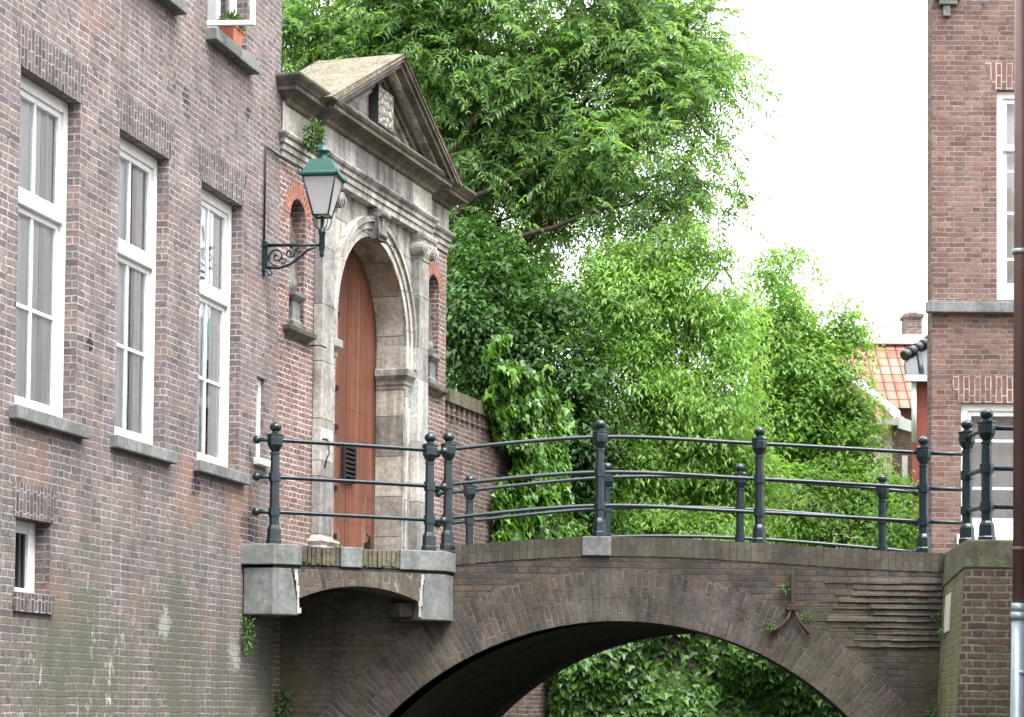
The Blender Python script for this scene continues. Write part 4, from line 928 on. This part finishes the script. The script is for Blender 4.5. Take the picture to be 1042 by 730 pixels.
for i, (x0, x1, z0, z1) in enumerate(wn):
    low = z0 < 3
    mb = MB(); o = -.07
    mb.box(x0, x0+.09, o-.1, o, z0, z1); mb.box(x1-.09, x1, o-.1, o, z0, z1); mb.box(x0+.09, x1-.09, o-.1, o, z1-.09, z1); mb.box(x0+.09, x1-.09, o-.1, o, z0, z0+.10)
    if not low: mb.box(x0+.09, x1-.09, o-.1, o+.02, z1-.75, z1-.67)
    w = mb.build('window', M['white'], rb, bevel=.006)
    mb = MB(); a_, b_ = x0+.092, x1-.092; oo = o-.03
    mb.box(a_, a_+.05, oo-.04, oo, z0+.102, z1-.092); mb.box(b_-.05, b_, oo-.04, oo, z0+.102, z1-.092); mb.box(a_+.05, b_-.05, oo-.04, oo, z1-.15, z1-.092); mb.box(a_+.05, b_-.05, oo-.04, oo, z0+.102, z0+.22)
    for f_ in ((1/3, 2/3) if not low else (.5,)): xm = a_+(b_-a_)*f_; mb.box(xm-.035 if low else xm-.016, xm+.035 if low else xm+.016, oo-.035, oo-.003, z0+.22, z1-.15)
    for f_ in ((.36, .72) if low else (.2, .42, .62)): zm = z0+(z1-z0)*f_; mb.box(a_+.05, b_-.05, oo-.034, oo-.006, zm-.016, zm+.016)
    mb.build('sash', M['white'], w, bevel=.004)
    mb = MB(); PANE(mb, a_+.03, b_-.03, oo-.022, z0+.12, z1-.10); mb.build('pane', M['glass'], w)
    mb = MB()
    for kk in range(int((b_-a_)/.03)):
        p, r_ = a_+kk*.03, a_+(kk+1)*.03; f = lambda x: oo-.22+.015*math.sin(x*48)
        mb.face([(p, -f(p), z0), (r_, -f(r_), z0), (r_, -f(r_), z1), (p, -f(p), z1)], smooth=True)
    mb.build('curtain', M['curtain'], w)
    mb = MB(); mb.prism([(x0-.03, z1), (x1+.03, z1), (x1+.13, z1+.34), (x0-.15, z1+.34)], 0, .005, swap=True, back=False); mb.build('flat_arch', M['brickCs'], rb)
    if low: mb = MB(); mb.box(x0-.06, x1+.06, -.07, .06, z0-.12, z0); mb.build('sill', M['white'], rb, bevel=.008)

# ================================================================== FAR HOUSES
# red house with grey hipped tile roof, Y = 40
rh = empty('red_house', (7.24, 40, 0), 0, 'red walled house with grey tiled roof squeezed left of the brown house', 'house')
mb = MB(); mb.hexa([(0, 0, 1.4), (6, 0, 1.4), (8, 6, 1.4), (1.6, 6, 1.4)], [(0, 0, 6.12), (6, 0, 6.12), (8, 6, 6.12), (1.6, 6, 6.12)]); mb.build('wall', M['redwall'], rh)
mb = MB(); P_ = [(-.12, -.15, 6.14), (6, -.15, 6.14), (6, 1.6, 8.3), (1.3, 1.15, 7.75), (.35, .35, 6.75), (-.12, .08, 6.45)]
mb.face(P_, [(p[0], p[2]) for p in P_]); P2_ = [(p[0], p[1]+.1, p[2]-.12) for p in P_]; mb.face(P2_[::-1])
for k in range(6): a_, b_ = k, (k+1) % 6; mb.face([P_[b_], P_[a_], P2_[a_], P2_[b_]])
for k in range(24):
    x = -.1+k*.25
    if x > 0: mb.tube([(x, -.17, 6.16), (x, .08+min(x, 1.3)*.75, 6.46+min(x, 1.3)*.93)], .045, 6)
mb.build('roof', M['greyroof'], rh)
mb = MB(); pts = [(-.14, .06, 6.50), (.35, .33, 6.82), (1.3, 1.13, 7.83), (2.6, 1.4, 8.2)]
for a_, b_ in zip(pts, pts[1:]):
    for k in range(4): c_ = Vector(a_).lerp(Vector(b_), k/4); d_ = Vector(a_).lerp(Vector(b_), (k+1.1)/4); mb.tube([c_, d_], [.10, .075], 8)
mb.build('ridge_tiles', M['greyroof'], rh)
mb = MB(); mb.box(-.15, 6, .1, .22, 6.0, 6.12); mb.tube([(.02, -.1, 6.0), (.02, -.1, 4.9)], .05, 8); mb.build('gutter', M['white'], rh)
# orange roofed house, Y = 50
oh = empty('orange_roofed_house', (5.85, 50, .28), 0, 'far house with orange pantile roof, white ridge flashing and brick chimney', 'house')
mb = MB(); mb.box(0, 9, -7, 0, 1.4, 6.7); mb.build('wall', M['brickC'], oh)
mb = MB(); Q = [(-.2, -.3, 6.6), (9, -.3, 6.6), (9, 1.9, 8.42), (-.2, 1.9, 8.42)]
mb.face(Q, [(p[0], math.hypot(p[1], p[2]-6.6)) for p in Q]); mb.face([(-.2, 1.9, 8.42), (9, 1.9, 8.42), (9, 5.5, 6.6), (-.2, 5.5, 6.6)]); mb.build('roof', M['tile'], oh)
mb = MB(); mb.box(-.3, 9, -2.1, -1.72, 8.40, 8.62); mb.build('ridge_flashing', M['white'], oh, bevel=.02)
mb = MB(); mb.box(3.42, 3.82, -2.6, -2.12, 8.3, 9.1); mb.box(3.38, 3.86, -2.64, -2.08, 9.1, 9.18); mb.box(3.5, 3.74, -2.5, -2.2, 9.18, 9.24); mb.build('chimney', M['brickW'], oh)
mb = MB(); mb.box(3.28, 3.42, .32, .36, 6.62, 6.7) ; mb.build('x2', M['tile']) if False else None
# low house with white eaves in front of it, Y = 44
lh = empty('low_house', (7.15, 44, 0), 0, 'low plastered house with white eaves board behind the right tree', 'house')
mb = MB(); mb.box(-1.6, .42, -3, 0, 1.4, 5.72); mb.build('plaster_wall', M['cream'], lh)
mb = MB(); mb.face([(.423, 0, 1.4), (1.05, -.8, 1.4), (1.05, -.8, 5.5), (.423, 0, 5.8)]); mb.face([(1.05, -.8, 1.4), (1.06, 3, 1.4), (1.06, 3, 5.4), (1.05, -.8, 5.4)]); mb.build('brick_wall', M['brickC'], lh)
mb = MB(); mb.hexa([(-1.8, -.25, 5.72), (.55, -.25, 5.72), (.5, .6, 5.72), (-1.8, .6, 5.72)], [(-1.8, -.3, 5.86), (.6, -.3, 5.86), (.5, .6, 5.86), (-1.8, .6, 5.86)])
mb.hexa([(.5, -.25, 5.66), (1.22, -1.15, 5.30), (1.22, -.9, 5.30), (.5, .2, 5.66)], [(.5, -.3, 5.88), (1.26, -1.2, 5.46), (1.22, -.9, 5.46), (.5, .2, 5.88)])
mb.build('eaves', M['white'], lh)
mb = MB(); mb.face([(-1.8, -.2, 5.87), (.5, -.2, 5.87), (-.35, 1.2, 7.0), (-1.8, 1.2, 7.0)]); mb.face([(.5, -.2, 5.87), (1.2, -1.0, 5.47), (1.2, 1.2, 5.8), (-.35, 1.2, 7.0)]); mb.build('roof', M['tile'], lh)
mb = MB(); mb.tube([(.48, -.22, 5.93), (-.40, 1.15, 7.03)], .09, 6); mb.build('barge_board', M['white'], lh)
for (x, y) in ((.62, -.27), (.88, -.6)):
    mb = MB(); mb.box(x-.05, x+.05, -y, -y+.05, 4.35, 5.1); mb.build('window', M['white'], lh)

# ================================================================== TREES AND PLANTS
def limb(mb, a_, b_, r0, r1, bend=.12, n=7):
    a_, b_ = Vector(a_), Vector(b_); L_ = (b_-a_).length; off = Vector((random.uniform(-1, 1), random.uniform(-1, 1), random.uniform(.0, 1)))*bend*L_
    pts = [a_.lerp(b_, k/n)+off*math.sin(PI*k/n)+Vector((random.uniform(-1, 1), random.uniform(-1, 1), random.uniform(-1, 1)))*L_*.012*(0 < k < n) for k in range(n+1)]
    mb.tube(pts, [r0+(r1-r0)*k/n for k in range(n+1)], 7, caps=False); return pts
def sample_clumps(lobes, n, shell=.45):
    w = np.array([(l[3]*l[4]*l[5])**.75 for l in lobes]); w /= w.sum(); out = []
    for l, k in zip(lobes, RNG.multinomial(n, w)):
        d = rnd(k); r = (shell+(1-shell)*RNG.random((k, 1))**.8)*RNG.uniform(.88, 1.10, (k, 1)); out.append((np.array(l[:3])+d*r*np.array(l[3:6]), d))
    return np.concatenate([o[0] for o in out]), np.concatenate([o[1] for o in out])
def tree(name, label, base, fork, r, lobes, mat, nclump, per, spread, L, Wr, droop, group=None, compound=False, shell=.45, twigs=90, cat='tree', gaps=None):
    root = empty(name, base, 0, label, cat, group); b = Vector(base)
    mb = MB(); fk = Vector(fork)-b
    limb(mb, (0, 0, -.2), fk, r, r*.72, .04)
    P, Dd = sample_clumps(lobes, nclump, shell)
    if gaps:                                   # bald patches between the sprays
        q_ = np.sin(P[:, 0]*2.1+P[:, 2]*1.3+1)+np.sin(P[:, 2]*2.9-P[:, 1]*1.7)+np.sin(P[:, 0]*3.7-P[:, 2]*2.3+P[:, 1])+np.sin(P[:, 1]*2.6+P[:, 0]*1.1+2)
        kp = (q_ > gaps) | (RNG.random(len(P)) < .12); P, Dd = P[kp], Dd[kp]
    ends = []
    for l in lobes:
        c = Vector(l[:3])-b; st = fk*.7+fk*.3*random.random() if c.z > fk.z else fk*random.uniform(.55, .9)
        pts = limb(mb, st, c, r*.26, r*.07, .13, 9); ends.append(pts)
    mids = [q for e_ in ends for q in e_[3:]]; mm = np.array([tuple(q) for q in mids])
    for k in RNG.choice(len(P), min(twigs, len(P)), replace=False):
        p = P[k]-np.array(b); j = int(np.argmin(((mm-p)**2).sum(1))); limb(mb, mids[j], tuple(p), r*.10, r*.025, .12, 5)
    mb.build('trunk', M['bark'], root)
    # leaves
    n = len(P)*per; C = np.repeat(P, per, 0); O = np.repeat(Dd, per, 0)
    cs = np.repeat(RNG.uniform(.55, 1.35, len(P)), per)[:, None]; off = np.clip(RNG.normal(size=(n, 3)), -1.9, 1.9)*spread*cs*np.array([1, 1, .48]); off[:, 2] -= .5*(off[:, 0]**2+off[:, 1]**2)/spread*.6
    pos = C+off-np.array(b)
    hd = rnd(n)*np.array([1, 1, .25])+O*.5
    D = hd/np.linalg.norm(hd, axis=1, keepdims=True)+np.array([0, 0, -droop])+RNG.normal(size=(n, 3))*.12
    N = np.array([0, 0, 1.])+rnd(n)*.75+O*.35
    Ls = L*RNG.uniform(.65, 1.25, n)
    if compound:
        D = D/np.linalg.norm(D, axis=1, keepdims=True); N = N-(N*D).sum(1, keepdims=True)*D; N /= np.linalg.norm(N, axis=1, keepdims=True); S = np.cross(N, D)
        PP = []; DD = []; NN = []; LL = []
        K = 8
        for k in range(K):
            t_ = (k+.6)/K; c = pos+D*Ls[:, None]*t_+np.array([0, 0, -1.])*(Ls*.35*t_*t_)[:, None]
            lf = Ls*.30*(1-.45*abs(t_-.45))
            for sg in (-1, 1):
                PP.append(c); DD.append(S*sg+D*.5+np.array([0, 0, -.35])+RNG.normal(size=N.shape)*.22); NN.append(N+RNG.normal(size=N.shape)*.4); LL.append(lf)
        pos, D, N, Ls = np.concatenate(PP), np.concatenate(DD), np.concatenate(NN), np.concatenate(LL)
        leaf_cloud('crown', mat, root, pos, D, N, Ls*RNG.uniform(.7, 1.2, len(Ls)), Ls*.30)
    else: leaf_cloud('crown', mat, root, pos, D, N, Ls, Ls*Wr)
    return root
def PX(px, py, Y): return ((px-521)/2250*Y-.0, Y, (715+.009*(px-521)-py)/2250*Y)
def lobe(px, py, Y, rx, rz, ry=None): c = PX(px, py, Y); k = Y/2250; return (*c, rx*k, (ry or (rx+rz)/2)*k, rz*k)
Y1 = 37
lobes = [lobe(*a) for a in [(300,30,Y1,70,60),(385,20,Y1,80,70),(470,40,Y1,80,75),(440,-60,Y1,140,70),(560,70,Y1,85,70),(640,50,Y1,85,65),(600,-40,Y1,120,70),(690,90,Y1-1,55,55),(690,30,Y1,50,60),(630,130,Y1-1,70,45),(560,160,Y1,60,40),(480,130,Y1,60,60),(490,225,Y1,40,45),(470,180,Y1+1,45,60),(650,195,Y1-1,45,28),(690,160,Y1-1,40,35),(560,120,Y1+1.5,110,60),(470,235,Y1+1,45,45),(530,205,Y1+1,50,35),(610,185,Y1,50,28),(500,265,Y1+1.5,40,30),(430,90,Y1+1.5,100,70),(330,-30,Y1,90,60)]]
tree('feathery_tree', 'broad leaning tree with feathery drooping leaves spreading above the gateway pediment', (-3.6, Y1+1.5, 1.5), (-3.1, Y1+.8, 7.2), .34, lobes, M['leafA'], 1500, 9, .34, .52, .3, .22, compound=True, twigs=260, shell=.3, gaps=-.85)
Y2 = 35.5
lobes = [lobe(*a) for a in [(640,300,Y2,48,55),(700,285,Y2,55,48),(745,330,Y2,35,50),(640,380,Y2,62,60),(715,400,Y2,58,60),(600,440,Y2,50,55),(660,470,Y2,70,55),(740,480,Y2,52,50),(580,520,Y2-.6,48,40),(660,535,Y2-.6,70,40),(735,540,Y2-.6,50,35),(700,238,Y2,36,30),(625,262,Y2,35,32),(735,262,Y2,28,25),(665,248,Y2,30,28)]]
tree('bright_tree', 'bright yellow-green tree in fresh leaf standing behind the middle of the bridge', (2.1, Y2+1.0, 1.5), (2.2, Y2+.8, 3.6), .17, lobes, M['leafB'], 680, 125, .25, .125, .32, .7, twigs=80, shell=.42, gaps=-1.1)
Y4 = 41
lobes = [lobe(*a) for a in [(790,340,Y4,42,50),(835,370,Y4,38,48),(855,325,Y4,20,28),(800,300,Y4,18,40),(790,420,Y4,52,50),(848,440,Y4,44,46),(885,500,Y4-1,40,46),(862,395,Y4,22,34),(915,530,Y4-2,24,28),(820,500,Y4-1,60,48),(900,535,Y4-2,35,30),(780,265,Y4,16,18),(812,245,Y4,20,7),(765,540,Y4-1,45,35),(840,540,Y4-1,50,30)]]
tree('rounded_tree', 'fine-leaved fresh green tree behind the right half of the bridge before the orange roof', (5.6, Y4+1, 1.5), (5.5, Y4+.8, 3.4), .16, lobes, M['leafC'], 900, 60, .25, .115, .5, .5, twigs=90, shell=.5, gaps=-.9)
Y5 = 33.5
lobes = [lobe(*a) for a in [(470,320,Y5+1,45,60),(530,330,Y5+1,45,50),(565,300,Y5+1.2,30,30),(500,270,Y5+1.5,40,45),(500,380,Y5+1,50,40),(560,390,Y5+.6,42,50),(600,360,Y5+1,25,35),(590,440,Y5+.8,40,45),(480,250,Y5+2,30,40),(540,470,Y5+.8,50,50),(590,520,Y5+.8,40,45)]]
tree('dark_tree', 'dark glossy evergreen tree between the garden wall and the bright tree', (.2, Y5+1.5, 1.5), (.2, Y5+1.3, 4.0), .15, lobes, M['leafD'], 520, 52, .27, .13, .5, .5, twigs=70, shell=.3)
# lower, lighter bushes filling behind the rails
lobes = [lobe(*a) for a in [(540,535,33.2,45,40),(505,520,33,20,40)]]
tree('shrub', 'glossy green shrub at the foot of the ivy behind the far railing', (.5, 33.4, 1.5), (.45, 33.3, 2.0), .05, lobes, M['ivy'], 190, 24, .17, .12, .6, .5, twigs=20, cat='shrub')
# background greenery far beyond
lobes = [lobe(*a) for a in [(470,420,46,90,70),(600,470,46,90,60),(720,480,46,90,60),(440,250,46,60,90),(840,500,48,80,50),(490,280,46,55,60),(550,300,46,40,40)]]
tree('background_tree', 'hazy row of green foliage glimpsed deep between the nearer trees', (2.0, 47, 1.5), (2.0, 47, 4), .2, lobes, M['leafC'], 1300, 14, .3, .24, .55, .5, twigs=30, shell=.2, cat='tree')

def ivy_sheet(name, label, pts, nrm, nleaf, size, parent=None, mat='ivy'):
    root = empty(name, tuple(pts[0]), 0, label, 'ivy')
    P = pts-np.array(pts[0]); n = len(P)
    N = np.array(nrm)+rnd(n)*.62+np.array([0, 0, .35]); D = np.array([0, 0, -1.])+rnd(n)*.75+np.array(nrm)*.35
    L_ = size*RNG.uniform(.5, 1.25, n)
    leaf_cloud('leaves', M[mat], root, P, D, N, L_, L_*.95, tmpl='ivy')
    return root
# noise field for lumpy depth
def lump(u, v, seed, sc=1.6):
    r_ = np.random.default_rng(seed); f = np.zeros_like(u)
    for k in range(14):
        a_, b_, c_ = r_.normal(size=2)*sc*2.2, r_.random()*6.28, r_.random(); f += np.sin(a_[0]*u+a_[1]*v+b_)
    return f/5.
# ivy on the end of the garden wall (plane B), s 7.1 .. 9.9
n = 26000; s_ = RNG.uniform(6.4, 10.2, n); z_ = RNG.uniform(1.3, 5.3, n); lm = lump(s_, z_, 3)
edge = 6.98+.25*np.sin(z_*2.3)+.15*np.sin(z_*6)-.5*np.clip(z_-3.3, 0, 1)
top = 4.55+.25*np.sin(s_*3)+.2*np.sin(s_*7)
keep = (s_ > edge+RNG.normal(size=n)*.06) & (z_ < top) & (RNG.random(n) < .9)
s_, z_, lm = s_[keep], z_[keep], lm[keep]; o_ = .05+.16*(lm+1)*RNG.random(len(s_))+.10*(lm > .3)
pts = np.stack([OX+UB[0]*s_+NB[0]*o_, OY+UB[1]*s_+NB[1]*o_, z_], 1)
ivy_sheet('wall_ivy', 'thick ivy tumbling over the far end of the brick garden wall', pts, (.95, -.31, 0), n, .115)
# ivy curtain on the quay wall seen through the arch
n = 40000; n = 52000; s_ = RNG.uniform(-.05, L2, n); z_ = RNG.uniform(-1.5, 2.0, n); lm = lump(s_, z_, 5, 1.2)
keep = RNG.random(n) < np.clip(.55+.8*lm, .10, 1); s_, z_, lm = s_[keep], z_[keep], lm[keep]
o_ = .04+.42*np.clip(lm+.6, 0, 2)*RNG.random(len(s_))**.6
ca, sa = math.cos(A2_), math.sin(A2_)
pts = np.stack([C1[0]+ca*s_+sa*o_, C1[1]+sa*s_-ca*o_, z_], 1)
ivy_sheet('quay_ivy', 'curtain of glossy ivy on the quay wall seen through the bridge arch', pts, (sa, -ca, 0), n, .125)
# weeds
def weed(loc_, label, r, n, size, sq=(1, 1, 1), cat='weed', hang=0):
    root = empty('weed', loc_, 0, label, cat, 'small weeds rooted in the masonry'); tuft(root, (0, 0, -hang*r), r*.8, int(n*.6), size*.8, M['weed'], 'leaves', sq=sq)
    mb = MB()
    for k in range(4): mb.tube([(0, .02, -hang*r*.3), (random.uniform(-.5, .5)*r*sq[0], 0, random.uniform(-.5, .5)*r*sq[2]-hang*r)], .004, 5)
    mb.build('stem', M['weed'], root)
weed(wA(-.93, .06, .78), 'leafy weed hanging below the left corner block of the landing', .17, 260, .05, (.5, .5, 1.5), hang=.4)
weed(wB(.42, .20, 6.02), 'dark bushy plant sprouting on the cornice directly above the lantern', .17, 900, .055, (.75, .6, 1.35))
weed((2.83, 22.86, 1.29), 'small weed left of the upright iron anchor bar', .07, 120, .035, (.7, .5, 1.3))
weed((2.67, 22.86, .87), 'weed growing at the tip of the left anchor leg', .09, 130, .04, (1.2, .5, .8))
weed((3.05, 22.86, .97), 'tiny weed growing beside the right anchor leg', .07, 90, .035)
weed((4.36, 22.2, .80), 'weed growing from the mossy flank of the right pier', .12, 150, .05, (.6, 1, .6))
weed((4.40, 22.78, .98), 'little weed in the corner where the bridge meets the pier', .08, 90, .04)
weed((4.33, 22.72, -.1), 'straggling weed low in the corner between bridge and pier', .2, 320, .06, (.5, .6, 1.6))
weed(wB(1.18, .24, 1.68), 'bright green weed at the foot of the left pilaster by the door', .09, 150, .045, (1, .6, .7))
weed((-2.35, 22.78, .05), 'dark weed in the shade under the landing', .2, 260, .06, (.7, .5, 1))

# ================================================================== LIGHT, SKY, CAMERA
w = bpy.data.worlds.new('World'); scene.world = w; w.use_nodes = True; nt = w.node_tree
bg = nt.nodes['Background']; sky = nt.nodes.new('ShaderNodeTexSky'); sky.sky_type = 'NISHITA'; sky.sun_disc = False
ELEV, ROT = R(62), R(140)
sky.sun_elevation = ELEV; sky.sun_rotation = ROT; sky.dust_density = 4; sky.air_density = 1.0; sky.ozone_density = 1
# overcast layer: white cloud over the clear sky
tc = nt.nodes.new('ShaderNodeTexCoord'); nz = nt.nodes.new('ShaderNodeTexNoise'); nz.inputs['Scale'].default_value = 1.5; nt.links.new(tc.outputs['Generated'], nz.inputs['Vector'])
sp = nt.nodes.new('ShaderNodeSeparateXYZ'); nt.links.new(tc.outputs['Generated'], sp.inputs[0])
el = nt.nodes.new('ShaderNodeMapRange'); nt.links.new(sp.outputs[2], el.inputs[0])      # overcast sky: brighter towards the zenith
for i_, v_ in ((1, 0.), (2, 1.), (3, .44), (4, 1.32)): el.inputs[i_].default_value = v_
cr = nt.nodes.new('ShaderNodeValToRGB'); cr.color_ramp.elements[0].color = (8.6, 8.9, 9.3, 1); cr.color_ramp.elements[1].color = (11.2, 11.3, 11.4, 1); nt.links.new(nz.outputs['Fac'], cr.inputs['Fac'])
mx = nt.nodes.new('ShaderNodeMix'); mx.data_type = 'RGBA'; mx.inputs[0].default_value = .9
nt.links.new(sky.outputs[0], mx.inputs[6]); gm = nt.nodes.new('ShaderNodeVectorMath'); gm.operation = 'SCALE'; nt.links.new(cr.outputs[0], gm.inputs[0]); nt.links.new(el.outputs[0], gm.inputs['Scale'])
nt.links.new(gm.outputs[0], mx.inputs[7]); nt.links.new(mx.outputs[2], bg.inputs['Color']); bg.inputs['Strength'].default_value = .1
sl = bpy.data.lights.new('sun', 'SUN'); sl.energy = 1.3; sl.angle = R(30); sl.color = (1, .975, .94)
so = bpy.data.objects.new('sun', sl); COL.objects.link(so)
sd = Vector((math.sin(ROT)*math.cos(ELEV), math.cos(ROT)*math.cos(ELEV), math.sin(ELEV)))
so.rotation_euler = sd.to_track_quat('Z', 'Y').to_euler()
cam = bpy.data.cameras.new('camera'); co = bpy.data.objects.new('camera', cam); COL.objects.link(co); scene.camera = co
cam.sensor_width = 36; cam.sensor_fit = 'HORIZONTAL'; cam.lens = 36*2250/1042; cam.shift_y = (621.3-365)/1042
cam.clip_start = .1; cam.clip_end = 3000
PT_, RL = .0447, .0091
co.matrix_world = Matrix.Rotation(PI/2+PT_, 4, 'X') @ Matrix.Rotation(RL, 4, 'Z')
vs = scene.view_settings; vs.view_transform = 'Standard'; vs.look = 'None'; vs.exposure = 2.35; vs.gamma = 1; vs.use_curve_mapping = False
scene.render.engine = 'CYCLES'
scene.cycles.max_bounces = 8; scene.cycles.transparent_max_bounces = 12
